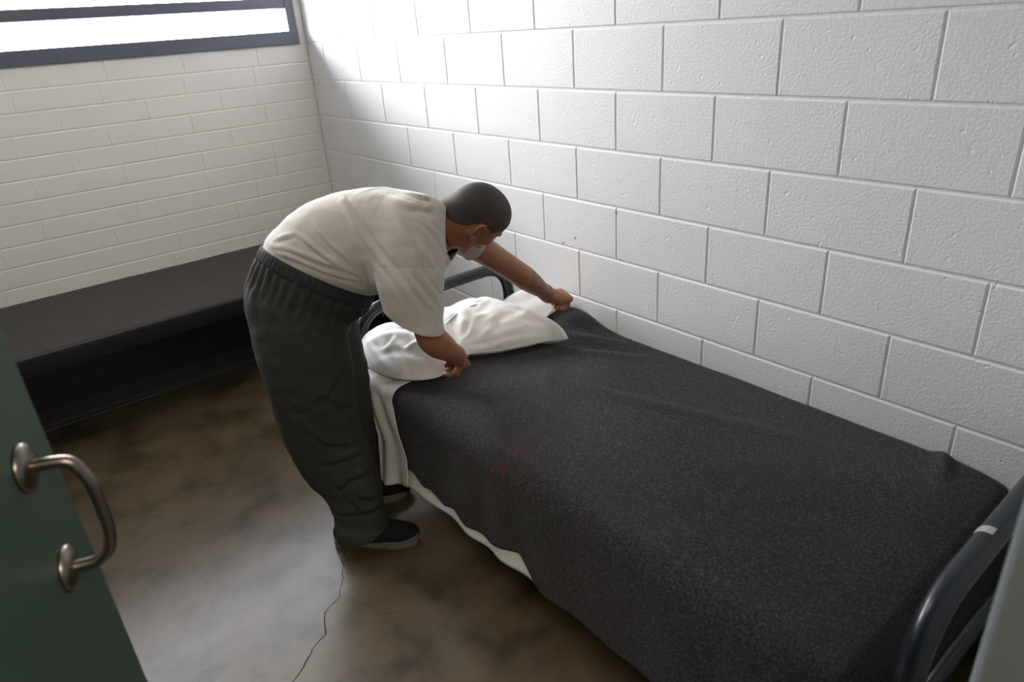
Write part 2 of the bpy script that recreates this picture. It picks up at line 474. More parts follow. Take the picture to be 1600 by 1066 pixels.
# =================================================================== THE ROOM
def block_wall(name, m, origin, du, width, z0, courses, cw, ch, joint_fn, gap=.0085, depth=.0045, holes=(), nrm=None, soft=.0035, vg=1.0):
    """blocks laid along direction du from origin; every block face stands proud of the mortar plane"""
    du = V(*du); nrm = V(*nrm); o = V(*origin)
    verts = []; faces = []
    def quad(p): 
        i = len(verts); verts.extend(p); faces.append((i, i + 1, i + 2, i + 3))
    def P(u, z, d): return o + du * u + V(0, 0, z) + nrm * d
    for r in range(courses):
        za, zb = z0 + r * ch, z0 + (r + 1) * ch
        js = [0] + [j for j in joint_fn(r) if .02 < j < width - .02] + [width]
        for a, b in zip(js, js[1:]):
            rects = [(a, b, za, zb)]
            for (ha, hb, hz0, hz1) in holes:
                nr = []
                for (x0, x1, y0, y1) in rects:
                    if x1 <= ha or x0 >= hb or y1 <= hz0 or y0 >= hz1: nr.append((x0, x1, y0, y1)); continue
                    if x0 < ha: nr.append((x0, ha, y0, y1))
                    if x1 > hb: nr.append((hb, x1, y0, y1))
                    xa, xb = max(x0, ha), min(x1, hb)
                    if y0 < hz0: nr.append((xa, xb, y0, hz0))
                    if y1 > hz1: nr.append((xa, xb, hz1, y1))
                rects = nr
            for (x0, x1, y0, y1) in rects:
                if x1 - x0 < .012 or y1 - y0 < .012: continue
                g = gap / 2; s = soft
                h_ = g * vg; w_ = s * vg
                lv = [(x0, y0, x1, y1, -depth), (x0 + h_ * .55, y0 + g * .55, x1 - h_ * .55, y1 - g * .55, -depth),
                      (x0 + h_ + w_ * .35, y0 + g + s * .35, x1 - h_ - w_ * .35, y1 - g - s * .35, -depth * .25),
                      (x0 + h_ + w_, y0 + g + s, x1 - h_ - w_, y1 - g - s, 0)]
                rings = []
                for (a0, b0, a1, b1, d) in lv:
                    i = len(verts); verts.extend([P(a0, b0, d), P(a1, b0, d), P(a1, b1, d), P(a0, b1, d)]); rings.append(i)
                for i, j in zip(rings, rings[1:]):
                    for k in range(4): faces.append((i + k, i + (k + 1) % 4, j + (k + 1) % 4, j + k))
                i = rings[-1]; faces.append((i, i + 1, i + 2, i + 3))
    ob = mesh_obj(name, verts, faces, m, smooth=False)
    me = ob.data; bm = bmesh.new(); bm.from_mesh(me)
    bmesh.ops.remove_doubles(bm, verts=bm.verts, dist=.0004)
    if np.dot(np.cross(du, V(0, 0, 1)), nrm) < 0:
        bmesh.ops.reverse_faces(bm, faces=bm.faces)
    bm.to_mesh(me); bm.free()
    tag(ob, kind='structure')
    return ob

ROOM_X0, ROOM_Y0, ROOM_H = -2.6, -4.0, 2.8
# right wall: 0.4 x 0.2 m blocks, half bond, first joint half a block from the corner
block_wall('wall_right', M['block'], (0, 0, 0), (0, -1, 0), 4.0, 0, 14, .4, .2,
           lambda r: [(k + (.5 if r % 2 == 1 else 0.0)) * .4 + .2 * 1.0 - .2 for k in range(0, 12)] if r % 2 == 1 else [k * .4 for k in range(1, 12)],
           nrm=(-1, 0, 0), depth=.0036, vg=.75)
# back wall: thinner courses of 0.1 m, joints wandering
jx = {}
WX0, WX1, WZ0, WZ1 = .045, 2.40, 1.60, 2.55      # window hole measured along -x
def back_joints(r):
    base = {14: [.34, .72, 1.12, 1.49, 1.9], 13: [.55, .93, 1.33, 1.73, 2.1], 12: [.32, .73, 1.14, 1.55, 1.95], 11: [.54, .94, 1.34, 1.75], 10: [.32, .72, 1.12, 1.53],
            9: [.32, .73, 1.33, 1.74], 8: [.46, 1.11, 1.55, 1.95], 15: [.3, .7, 1.07, 1.5, 1.9], 7: [.6, 1.25, 1.75], 6: [.35, .95, 1.5]}
    return base.get(r, [.2 * (r % 2) + .4 * k for k in range(1, 7)])
block_wall('wall_back', M['backblock'], (0, 0, 0), (-1, 0, 0), 2.6, 0, 28, .4, .1, back_joints, nrm=(0, -1, 0),
           holes=[(WX0, WX1, WZ0, WZ1)], gap=.006, depth=.0024, soft=.0032, vg=.28)
tag(box('wall_left', (ROOM_X0 - .15, -4.2, 0), (ROOM_X0, .2, ROOM_H), M['bounce_cut']), kind='structure')
# front wall with the doorway the picture is taken from
DX0, DX1 = -2.2, -1.235
bm = bmesh.new()
add_box(bm, (ROOM_X0, -4.2, 0), (DX0 - .02, -4.02, ROOM_H), 0)
add_box(bm, (DX1 + .02, -4.2, 0), (.15, -4.02, ROOM_H), 0)
add_box(bm, (DX0 - .02, -4.2, 2.14), (DX1 + .02, -4.0, ROOM_H), 0)
tag(bm_obj('wall_front', bm, M['bounce_cut']), kind='structure')
# wall cores behind the block faces (window opening left free)
bm = bmesh.new()
add_box(bm, (.0046, -4.0, 0), (.15, .2, ROOM_H), 0)
add_box(bm, (-2.6, .0032, 0), (.0046, .2, WZ0 - .001), 0)
add_box(bm, (-2.6, .0032, WZ1 + .001), (.0046, .2, ROOM_H), 0)
add_box(bm, (-WX0 + .001, .0032, WZ0), (.0046, .2, WZ1), 0)
add_box(bm, (-2.6, .0032, WZ0), (-WX1 - .001, .2, WZ1), 0)
tag(bm_obj('wall_outer', bm, M['block']), kind='structure')
tag(box('floor', (-4.2, -6.2, -.1), (.15, .2, 0), M['floor'], bev=0), kind='structure')
tag(box('ceiling', (-4.2, -6.2, ROOM_H), (.15, .2, ROOM_H + .1), M['ceil'], bev=0), kind='structure')
# corridor outside the doorway
bm = bmesh.new()
add_box(bm, (-4.2, -6.3, 0), (.15, -6.2, ROOM_H), 0)
add_box(bm, (-4.3, -6.3, 0), (-4.2, -4.0, ROOM_H), 0)
add_box(bm, (.15, -6.3, 0), (.25, -4.0, ROOM_H), 0)
add_box(bm, (-4.3, -4.2, 0), (-2.75, -4.0, ROOM_H), 0)
tag(bm_obj('wall_corridor', bm, M['ceil']), kind='structure')

# window: steel frame, rails between the slit panes
bm = bmesh.new()
xr, xl = -WX0, -WX1
def bar(x0, x1, z0, z1, y0=-.012, y1=.11): add_box(bm, (x0, y0, z0), (x1, y1, z1), .003, 1)
bar(xl, xr, 1.600, 1.668, -.016)                 # bottom rail
bar(xr - .050, xr, 1.66, WZ1, -.014)             # right stile
bar(xl, xl + .05, 1.66, WZ1, -.014)
bar(xl + .05, xr - .05, 1.785, 1.836)            # rail between panes
bar(xl + .05, xr - .05, 1.953, 2.004)
bar(xl + .05, xr - .05, 2.121, 2.172)
bar(xl + .05, xr - .05, 2.289, 2.340)
bar(xl, xr, 2.457, WZ1, -.014)
tag(bm_obj('window_1', bm, M['win']), kind='structure')
w1 = bpy.data.objects['window_1']
for z0, z1 in ((1.668, 1.785), (1.836, 1.953), (2.004, 2.121), (2.172, 2.289), (2.340, 2.457)):
    box('pane', (xl + .045, .075, z0 - .004), (xr - .045, .081, z1 + .004), M['glass'], w1, bev=0)

# cove base along the long wall and across the front
def baseboard(name, pts, nrm):
    a, b = V(*pts[0]), V(*pts[1]); n = V(*nrm); prof = [(0, .10), (.003, .102), (.0055, .099), (.006, .03), (.009, .014), (.018, .004), (.02, 0), (0, 0)]
    vs = [p + n * u + V(0, 0, z) for p in (a, b) for u, z in prof]; k = len(prof)
    fs = [(i, (i + 1) % k, k + (i + 1) % k, k + i) for i in range(k)] + [tuple(range(k))[::-1], tuple(range(k, 2 * k))]
    o = mesh_obj(name, vs, fs, M['rubber'], smooth=False); tag(o, kind='structure'); return o
baseboard('baseboard_right', [(0, -.44, 0), (0, -3.99, 0)], (-1, 0, 0))
baseboard('baseboard_left', [(ROOM_X0, -.44, 0), (ROOM_X0, -3.99, 0)], (1, 0, 0))

# concrete bunk along the back wall
bench = empty('concrete_bench', (-1.3, -.4, 0))
tag(bench, 'long black painted concrete bench built along the wall below the window', 'bench')
bm = bmesh.new()
nx, ny = 120, 40
g = [[bm.verts.new((-2.6 + 2.6 * i / nx, -.815 + .814 * j / ny, .523 + .0016 * float(N1(V(i * .11, j * .11, 0), 1)))) for j in range(ny + 1)] for i in range(nx + 1)]
for i in range(nx):
    for j in range(ny): bm.faces.new((g[i][j], g[i + 1][j], g[i + 1][j + 1], g[i][j + 1]))
def strip(prof):
    a = [bm.verts.new((-2.6, y, z)) for y, z in prof]; b = [bm.verts.new((0, y, z)) for y, z in prof]
    for k in range(len(prof) - 1): bm.faces.new((a[k], a[k + 1], b[k + 1], b[k]))
nb0 = len(bm.faces)
strip([(-.8145, .5225), (-.821, .520), (-.8245, .514), (-.825, .505), (-.825, .44), (-.821, .432), (-.815, .43), (-.39, .43)])
bm.faces.ensure_lookup_table()
for f in bm.faces[nb0:]: f.material_index = 1
bt = own(bench, bm_obj('bench_top', bm, M['slab'], smooth=True)); bt.data.materials.append(M['black'])
own(bench, box('bench_base', (-2.6, -.40, 0), (0, -.02, .43), M['black'], bev=0))
own(bench, baseboard('cove_base', [(-2.6, -.40, 0), (0, -.40, 0)], (0, -1, 0)))
cb = bench.children[-1]; del cb['kind']

# crack in the floor, a thin dark seam cut as a ribbon
def crack(name, pts, w):
    P = []; 
    pts = [V(*p, 0) for p in pts]
    for a, b in zip(pts, pts[1:]):
        for k in range(7):
            t = k / 7; p = a * (1 - t) + b * t
            P.append(p + V(N1(p, 31), N2(p, 31), 0) * .010 + V(N3(p, 83), N1(p, 79), 0) * .004)
    P.append(pts[-1]); vs = []; fs = []
    for i, p in enumerate(P):
        d = P[min(i + 1, len(P) - 1)] - P[max(i - 1, 0)]; d = d / np.linalg.norm(d); nn = V(-d[1], d[0], 0)
        ww = w * (.6 + .5 * abs(float(N2(p, 40)))) * (1 if 0 < i < len(P) - 1 else .2)
        vs += [p + nn * ww + V(0, 0, .0006), p - nn * ww + V(0, 0, .0006)]
    fs = [(2 * i, 2 * i + 1, 2 * i + 3, 2 * i + 2) for i in range(len(P) - 1)]
    return mesh_obj(name, vs, fs, M['crack'], smooth=False)
CRACK_A = [(-1.163, -2.187), (-1.214, -2.270), (-1.245, -2.330), (-1.291, -2.392), (-1.350, -2.420), (-1.391, -2.500), (-1.440, -2.520), (-1.490, -2.560), (-1.62, -2.66), (-1.75, -2.80)]
tag(crack('crack_1', CRACK_A, .0019), kind='structure')
tag(crack('crack_2', [(-1.291, -2.392), (-1.25, -2.46), (-1.22, -2.55), (-1.15, -2.60)], .0006), kind='structure')  # thin branch of the floor crack

# =================================================================== DOOR
HG = V(-2.19, -4.0, 0)                             # hinge line
ddir = V(-1.8415, -3.140, 0) - HG; DW = np.linalg.norm(ddir[:2]); ddir /= DW
dn = V(ddir[1], -ddir[0], 0)                       # faces the room side (+x)
door = empty('door', tuple(HG)); door.name = 'door_1'
door['kind'] = 'structure'
Mx = Matrix(((ddir[0], dn[0], 0, HG[0]), (ddir[1], dn[1], 0, HG[1]), (0, 0, 1, 0), (0, 0, 0, 1)))
own(door, box('door_leaf', (.0, -.044, .012), (DW, 0, 2.10), M['green'], bev=.0025, mtx=Mx))
own(door, box('latch_plate', (DW - .0015, -.036, .885), (DW + .0022, -.008, 1.10), M['black'], bev=.001, mtx=Mx))
def on_door(u, n, z): return Vector(Mx @ Vector((u, n, z)))
HU = DW - .085; HZ1, HZ0 = 1.215, 1.065
hand = own(door, tube('pull_handle', [on_door(HU + a, b, z) for a, b, z in smooth_path(
    [(0, .002, HZ1), (0, .028, HZ1), (0, .046, HZ1 - .004), (0, .055, HZ1 - .020), (0, .060, HZ1 - .045), (0, .060, HZ0 + .05), (0, .053, HZ0 + .018), (0, .040, HZ0 + .004), (0, .028, HZ0), (0, .002, HZ0)], 5)], .0075, M['steel'], n=24))
hand['label'] = 'worn brass-toned steel handle'
for z in (HZ1, HZ0):
    bm = bmesh.new(); path = [on_door(HU, b, z) for b in (0, .003, .006, .009, .0105)]
    add_tube(bm, path, [.029, .029, .027, .020, .012], 36)
    r_ = bm_obj('rosette', bm, M['steel'], smooth=True); r_.parent = hand
# door frame
fr = bmesh.new()
def jamb(x0, x1):
    add_box(fr, (x0, -4.215, 0), (x1, -3.9985, 2.14), .012, 5)
jamb(DX1, DX1 + .05); jamb(DX0 - .05, DX0 + .005); add_box(fr, (DX0 - .05, -4.215, 2.105), (DX1 + .05, -3.9985, 2.155), .008, 4)
tag(bm_obj('trim_3', fr, M['jamb'], smooth=False), kind='structure')

# =================================================================== BED
bed = empty('metal_bed_frame', (-.46, -2.83, 0))
tag(bed, 'dark tubular metal bed frame standing against the block wall', 'bed frame')
def end_frame(name, y, x0, x1, top):
    bm = bmesh.new()
    add_tube(bm, poly_round([(x0, y, .0), (x0, y, top), (x1, y, top), (x1, y, .0)], .13, 12), .0245, 24)
    o = own(bed, bm_obj(name, bm, M['tube'], smooth=True))
    b2 = bmesh.new(); add_tube(b2, [(x0, y, .42), (x1, y, .42)], .016, 20)
    c = bm_obj('cross_bar', b2, M['tube'], smooth=True); c.parent = o
    return o
end_frame('headboard', -1.835, -.815, -.085, .685)
ft = end_frame('footboard', -3.845, -.815, -.085, .70)
for x in (-.80, -.10):
    own(bed, box('side_rail', (x - .015, -3.83, .27), (x + .015, -1.85, .325), M['tube'], bev=.004))
own(bed, box('deck', (-.785, -3.82, .298), (-.115, -1.86, .31), M['tube'], bev=.002))
# small worn label on the foot rail
bm = bmesh.new()
add_tube(bm, [(-.558, -3.845, .70), (-.534, -3.845, .70)], .0251, 24, caps=False)
for f in [f for f in bm.faces if not (f.calc_center_median().z > .706 and f.calc_center_median().y > -3.852)]: bm.faces.remove(f)
lb = bm_obj('worn_sticker', bm, M['chip'], smooth=True); lb.parent = ft; lb['label'] = 'pale worn sticker'

mt = box('mattress', (-.862, -3.74, .315), (-.045, -1.885, .478), M['sheet'], bev=.04, seg=5)
tag(mt, 'thin white covered mattress lying on the metal bed under the blanket', 'mattress')

def drape(name, m, ys, xw, xe, ztop, hem, rad, off, amp, parent=None, nu=110, top_fn=None, side_fn=None, thick=.006, shear=None):
    """cloth lying over the mattress: from the wall edge across the top, round the edge and down the side to hem(y)"""
    V_ = []; F_ = []
    ny_ = len(ys)
    for y in ys:
        h = hem(y); zt = ztop + off; xE = xe - off
        flat = (xw - (xE + rad)); arcl = rad * math.pi / 2; side = max(zt - rad - h, .01)
        tot = flat + arcl + side
        for i in range(nu + 1):
            s = tot * i / nu
            if s < flat: p = V(xw - s, y, zt); n = V(0, 0, 1); e = 0
            elif s < flat + arcl:
                a = (s - flat) / rad; p = V(xE + rad - math.sin(a) * rad, y, zt - rad + math.cos(a) * rad); n = V(-math.sin(a), 0, math.cos(a)); e = 0
            else:
                dz = s - flat - arcl; p = V(xE, y, zt - rad - dz); n = V(-1, 0, 0); e = dz
            d = amp * (N1(V(s * .7, y, 0), 3.1) * .55 + N2(V(s, y * .8, 0), 7.3) * .28 + N3(V(s, y, 0), 17) * .10)
            d += e * .10 + min(1, e / .15) * .006 * (1 + math.sin(y * 23 + 2 * math.sin(y * 7) + s * 3))
            if side_fn is not None and e > 0: d += side_fn(y, e)
            if top_fn is not None: d += top_fn(p[0], y)
            if shear is not None and e > 0: p = p + V(0, shear(y, e), 0)
            V_.append(p + n * d)
    for j in range(ny_ - 1):
        for i in range(nu):
            a = j * (nu + 1) + i; F_.append((a, a + nu + 1, a + nu + 2, a + 1))
    ob = mesh_obj(name, V_, F_, m, parent)
    so = ob.modifiers.new('thick', 'SOLIDIFY'); so.thickness = thick; so.offset = -1
    return ob
def interp(tab):
    xs = [a for a, b in tab]; zs = [b for a, b in tab]
    return lambda y: float(np.interp(-y, xs, zs))
hem_b = interp([(1.9, .21), (2.12, .22), (2.22, .222), (2.30, .235), (2.36, .205), (2.40, .21), (2.47, .182), (2.53, .20), (2.60, .18), (2.65, .185), (2.72, .18), (2.76, .195), (2.85, .222), (2.88, .20), (2.92, .165), (2.96, .150), (3.08, .172), (3.21, .155), (3.4, .16), (3.8, .15)])
hem_s = interp([(2.0, .12), (2.2, .135), (2.33, .14), (2.47, .142), (2.67, .135), (2.85, .145), (2.96, .155), (3.07, .175), (3.2, .20), (3.8, .2)])
def bump2(x, y, cx, cy, sx, sy, h, rot=0.0):
    c, s = math.cos(rot), math.sin(rot); dx, dy = x - cx, y - cy
    return h * math.exp(-(((c * dx + s * dy) / sx) ** 2 + ((-s * dx + c * dy) / sy) ** 2))
def blanket_top(x, y):
    d = bump2(x, y, -.05, -2.20, .11, .13, .055)          # pulled up under the hand by the wall
    d += bump2(x, y, -.12, -2.38, .02, .13, .012, .5) + bump2(x, y, -.20, -2.45, .022, .16, .010, .55) - bump2(x, y, -.16, -2.43, .02, .14, .008, .5)
    d += bump2(x, y, -.30, -2.95, .025, .35, .007, .3) + bump2(x, y, -.55, -2.6, .03, .3, .007, -.7)
    d += bump2(x, y, -.04, -3.60, .10, .02, .016, .35)
    if y < -3.64: d -= (-(y + 3.64)) ** 1.6 * .75 + max(0, -(y + 3.74)) * 1.6
    return d
def head_edge(x):   # where the blanket starts, across the bed
    return float(np.interp(-x, [0, .04, .10, .2, .4, .6, .8, .9], [-2.13, -2.145, -2.12, -2.13, -2.14, -2.13, -2.12, -2.14]))
blanket = drape('wool_blanket', M['wool'], list(np.linspace(-2.135, -3.815, 300)), -.012, -.872, .489, lambda y: hem_b(y) + .018, .055, .008, .012, top_fn=blanket_top)
tag(blanket, 'charcoal grey wool blanket spread over the bed and hanging down its side', 'blanket')

sheet = empty('bed_sheet', (-.46, -2.6, .4))
tag(sheet, 'white cotton sheet under the grey blanket, one end hanging beside the man', 'sheet')
def sheet_top(x, y):
    return bump2(x, y, -.05, -2.16, .12, .14, .055)
so = own(sheet, drape('under_sheet', M['sheet'], list(np.linspace(-2.20, -3.30, 160)), -.02, -.868, .482, lambda y: hem_s(y) + .018, .05, .002, .006, top_fn=sheet_top, thick=.002))
# turned-down end of the sheet: lies on top near the pillow and hangs in soft pleats over the side
def fold_hem(y): return float(np.interp(-y, [1.95, 2.0, 2.16], [.115, .12, .19]))
def pleats(y, e):
    return .012 * min(1, e / .08) + .007 * min(1, e / .1) * math.sin((y + 1.9) * 42 + 1.2 * math.sin(e * 9))
fo = own(sheet, drape('turned_down_end', M['sheet'], list(np.linspace(-1.95, -2.16, 80)), -.03, -.872, .492, fold_hem, .05, .016, .012, top_fn=lambda x, y: bump2(x, y, -.05, -2.16, .10, .12, .062) + bump2(x, y, -.14, -2.0, .13, .13, .10) + .004 * math.sin(y * 60 + x * 25), side_fn=pleats, thick=.002, shear=lambda y, e: -.115 * min(1, (e / .16) ** .8) - .03 * e))
fo.name = 'turned_down_end'

# pillow ------------------------------------------------------------------
PILLOW_FOLDS = [
    ([(-0.536, -2.158, 0.591), (-0.491, -2.136, 0.637), (-0.441, -2.125, 0.657)], 0.01, -0.008),
    ([(-0.529, -2.171, 0.585), (-0.489, -2.156, 0.634), (-0.442, -2.150, 0.657)], 0.009, 0.0064),
    ([(-0.498, -2.197, 0.590), (-0.453, -2.193, 0.621), (-0.404, -2.162, 0.656), (-0.396, -2.127, 0.670)], 0.01, -0.008),
    ([(-0.490, -2.210, 0.584), (-0.445, -2.207, 0.614), (-0.395, -2.174, 0.648), (-0.392, -2.145, 0.666)], 0.009, 0.0064),
    ([(-0.553, -2.169, 0.566), (-0.481, -2.223, 0.566), (-0.433, -2.240, 0.581)], 0.01, 0.006),
    ([(-0.544, -2.179, 0.559), (-0.471, -2.232, 0.558), (-0.422, -2.249, 0.572)], 0.009, -0.0048000000000000004),
    ([(-0.524, -2.198, 0.542), (-0.457, -2.238, 0.563), (-0.307, -2.296, 0.556)], 0.01, -0.006),
    ([(-0.514, -2.207, 0.534), (-0.447, -2.246, 0.554), (-0.295, -2.303, 0.545)], 0.009, 0.0048000000000000004),
    ([(-0.838, -1.989, 0.617), (-0.829, -2.044, 0.619), (-0.785, -2.047, 0.657)], 0.01, 0.008),
    ([(-0.836, -2.014, 0.617), (-0.825, -2.063, 0.616), (-0.780, -2.064, 0.653)], 0.009, -0.0064),
    ([(-0.824, -2.059, 0.622), (-0.819, -2.133, 0.602), (-0.826, -2.177, 0.550)], 0.01, -0.008),
    ([(-0.819, -2.076, 0.618), (-0.814, -2.149, 0.598), (-0.818, -2.190, 0.544)], 0.009, 0.0064),
    ([(-0.791, -2.119, 0.630), (-0.742, -2.118, 0.650)], 0.01, 0.007),
    ([(-0.785, -2.135, 0.625), (-0.742, -2.143, 0.650)], 0.009, -0.005600000000000001),
    ([(-0.531, -2.027, 0.648), (-0.528, -2.107, 0.644), (-0.525, -2.156, 0.605)], 0.01, 0.006),
    ([(-0.407, -1.857, 0.552), (-0.522, -2.122, 0.638), (-0.517, -2.169, 0.599)], 0.009, -0.0048000000000000004),
    ([(-0.387, -2.215, 0.629), (-0.324, -2.268, 0.598), (-0.269, -2.312, 0.560)], 0.01, -0.005),
    ([(-0.378, -2.226, 0.621), (-0.313, -2.277, 0.589), (-0.259, -2.322, 0.553)], 0.009, 0.004),
    ([(-0.348, -2.152, 0.664), (-0.336, -2.229, 0.630), (-0.278, -2.288, 0.594)], 0.01, 0.007),
    ([(-0.340, -2.165, 0.658), (-0.327, -2.241, 0.622), (-0.269, -2.300, 0.586)], 0.009, -0.005600000000000001),
    ([(-0.830, -1.936, 0.615), (-0.851, -2.080, 0.581), (-0.818, -2.190, 0.544)], 0.01, -0.006),
    ([(-0.835, -1.977, 0.622), (-0.847, -2.100, 0.578), (-0.811, -2.202, 0.538)], 0.009, 0.0048000000000000004),
    ([(-0.706, -2.036, 0.656), (-0.757, -2.155, 0.634)], 0.01, 0.006),
    ([(-0.720, -1.974, 0.660), (-0.712, -2.072, 0.660), (-0.749, -2.166, 0.628)], 0.009, -0.0048000000000000004),
]
def pillow():
    # outline (counter-clockwise, world xy) of the squeezed case, with its stray corner tip
    out = [(-.845, -1.86), (-.80, -1.80), (-.70, -1.80), (-.58, -1.81), (-.44, -1.84), (-.32, -1.90), (-.25, -1.99), (-.24, -2.10), (-.250, -2.20), (-.235, -2.27), (-.212, -2.345), (-.232, -2.352),
           (-.275, -2.315), (-.36, -2.285), (-.46, -2.245), (-.54, -2.19), (-.60, -2.165), (-.66, -2.20), (-.72, -2.25), (-.79, -2.225), (-.845, -2.15), (-.872, -2.05), (-.872, -1.94)]
    P = np.array(smooth_path([(*p, 0) for p in out + [out[0]]], 8))[:-1, :2]
    n = len(P); c = V(-.56, -2.02)
    K = 46; vs = []; fs = []
    skel_a, skel_b = V(-.74, -2.02), V(-.36, -2.07)
    for side in (1, -1):
        for k in range(K + 1):
            t = k / K * 1.06                    # 0 rim .. 1 middle line, a little past it
            for i in range(n):
                q = P[i]; ab = skel_b - skel_a; u = np.clip(((q - c) @ ab) / (ab @ ab) + .5, 0, 1) if False else np.clip(((q - skel_a) @ ab) / (ab @ ab), 0, 1)
                m_ = skel_a + ab * u
                xy = q * (1 - t) + m_ * t
                prof = (1 - abs(1 - t) ** 2.1) ** .62
                hh = .132 - .006 * math.cos(u * 3.1)
                x, y = xy
                # dents: arm pressing between the two lumps, waist in the middle
                dent = 1 - .38 * math.exp(-((x + .585) / .06) ** 2 - ((y + 2.12) / .13) ** 2)
                z = hh * prof * dent
                pp = V(x, y, side * .3)
                wr = .009 * N1(pp, 11) + .006 * N2(V(x * 1.6 + y, y * .6 - x, side), 19) + .0025 * N3(pp, 43)
                z += wr * min(1, t * 4)
                vs.append((x, y, .530 + (z if side > 0 else -z * .42 + .012) + .04 * math.exp(-((x + .80) / .1) ** 2) * 0))
    m2 = (K + 1) * n
    for sd in (0, 1):
        for k in range(K):
            for i in range(n):
                a = sd * m2 + k * n + i; b = sd * m2 + k * n + (i + 1) % n
                f = (a, b, b + n, a + n); fs.append(f if sd == 0 else f[::-1])
    vs = np.array(vs, float); fs = np.array(fs)
    # pinched creases on the side facing the room and radiating from the gripping hand
    nrm = vnormals(vs, fs)
    L = []
    gx, gy = -.62, -2.165
    for ang, ln, hgt in ((.35, .26, .010), (.62, .24, -.009), (.9, .24, .010), (1.2, .26, -.010), (1.5, .24, .009), (1.95, .2, -.010), (2.3, .2, .009), (2.8, .16, -.008)):
        pts = []
        for s_ in (.02, .35, .7, 1.0):
            X_, Y_ = gx + math.cos(ang) * ln * s_, gy + math.sin(ang) * ln * s_ + .02 * math.sin(s_ * 4 + ang * 5)
            d2 = (vs[:m2, 0] - X_) ** 2 + (vs[:m2, 1] - Y_) ** 2
            pts.append(vs[:m2][d2.argmin()])
        L.append((pts, .013, hgt))
    for (p0, p1, hgt) in (((-.50, -2.20), (-.30, -2.27), -.006), ((-.52, -2.17), (-.30, -2.20), .006), ((-.40, -1.9), (-.30, -2.15), .007), ((-.46, -1.9), (-.44, -2.12), .010), ((-.43, -1.93), (-.40, -2.1), -.009), ((-.84, -1.95), (-.72, -2.12), -.009), ((-.86, -2.02), (-.76, -2.2), .008)):
        pts = []
        for s_ in (0, .5, 1):
            X_, Y_ = p0[0] + (p1[0] - p0[0]) * s_, p0[1] + (p1[1] - p0[1]) * s_
            d2 = (vs[:m2, 0] - X_) ** 2 + (vs[:m2, 1] - Y_) ** 2
            pts.append(vs[:m2][d2.argmin()])
        L.append((pts, .014, hgt))
    L += [(a, b, c * 1.5) for a, b, c in PILLOW_FOLDS]
    for sd in (0, 1):
        for k in range(K - 4, K + 1): nrm[sd * m2 + k * n: sd * m2 + (k + 1) * n] = (0, 0, 1 - 2 * sd)
    vs = folds(vs, nrm, L)
    o = mesh_obj('pillow', vs, fs, M['sheet'])
    me = o.data; b = bmesh.new(); b.from_mesh(me); bmesh.ops.remove_doubles(b, verts=b.verts, dist=.0018)
    for _ in range(2): bmesh.ops.smooth_vert(b, verts=b.verts, factor=.5, use_axis_x=True, use_axis_y=True, use_axis_z=True)
    bmesh.ops.recalc_face_normals(b, faces=b.faces); b.to_mesh(me); b.free()
    me.polygons.foreach_set('use_smooth', [True] * len(me.polygons))
    tag(o, 'white cotton pillow being squeezed at the head of the bed', 'pillow')
    return o
pillow()

# =================================================================== THE MAN
person = empty('person', (-1.08, -2.12, 0))
tag(person, 'man in light grey t-shirt and dark trousers bending over the bed to tuck the sheet', 'person')
TORSO = [((-1.077, -2.055, 0.93), (-0.075, 0.095, 0.062), 0.155), ((-1.065, -2.065, 0.960), (-0.068, 0.105, 0.058), 0.155), ((-1.014, -2.108, 0.999), (-0.056, 0.114, 0.102), 0.168),
         ((-0.945, -2.168, 1.036), (-0.010, 0.097, 0.132), 0.175), ((-0.878, -2.234, 1.054), (0.020, 0.070, 0.136), 0.18), ((-0.818, -2.304, 1.066), (0.030, 0.047, 0.120), 0.175),
         ((-0.774, -2.352, 1.086), (0.028, 0.026, 0.084), 0.15), ((-0.738, -2.388, 1.100), (0.016, 0.010, 0.062), 0.09)]
SLEEVE_R = [((-0.838, -2.393, 1.137), (-0.055, 0.050, 0.0), 0.07), ((-0.879, -2.425, 1.069), (-0.073, 0.060, 0.006), 0.08), ((-0.905, -2.442, 0.972), (-0.073, 0.058, 0.017), 0.085),
            ((-0.906, -2.443, 0.871), (-0.060, 0.044, 0.032), 0.08), ((-0.900, -2.445, 0.80), (-0.053, 0.040, 0.03), 0.075)]
LEG_R = [((-1.143, -2.101, 0.895), (-0.095, 0.096, 0.015), 0.13), ((-1.152, -2.146, 0.793), (-0.116, 0.101, 0.008), 0.13), ((-1.155, -2.158, 0.663), (-0.113, 0.104, 0.006), 0.125),
         ((-1.154, -2.152, 0.532), (-0.111, 0.092, 0.010), 0.115), ((-1.146, -2.155, 0.418), (-0.107, 0.088, 0.010), 0.1), ((-1.121, -2.177, 0.295), (-0.094, 0.074, 0.003), 0.09),
         ((-1.099, -2.202, 0.199), (-0.083, 0.057, 0.002), 0.085), ((-1.100, -2.214, 0.129), (-0.082, 0.055, -0.002), 0.08), ((-1.107, -2.225, 0.06), (-0.083, 0.050, -0.010), 0.08)]
LEG_L = [((-1.038, -1.967, 0.858), (-0.104, 0.103, 0.016), 0.12), ((-1.018, -1.997, 0.722), (-0.090, 0.086, 0.004), 0.12), ((-1.006, -2.014, 0.579), (-0.082, 0.085, 0.001), 0.115),
         ((-1.003, -2.017, 0.441), (-0.081, 0.067, 0.007), 0.11), ((-1.0, -2.018, 0.322), (-0.074, 0.061, 0.007), 0.1), ((-0.99, -2.007, 0.211), (-0.067, 0.046, 0.003), 0.09),
         ((-0.985, -2.008, 0.132), (-0.069, 0.046, 0.001), 0.08), ((-0.985, -2.008, 0.07), (-0.069, 0.046, 0.001), 0.08)]
RSH, REL, RWR = V(-.868, -2.440, 1.075), V(-.866, -2.440, .79), V(-.722, -2.352, .648)
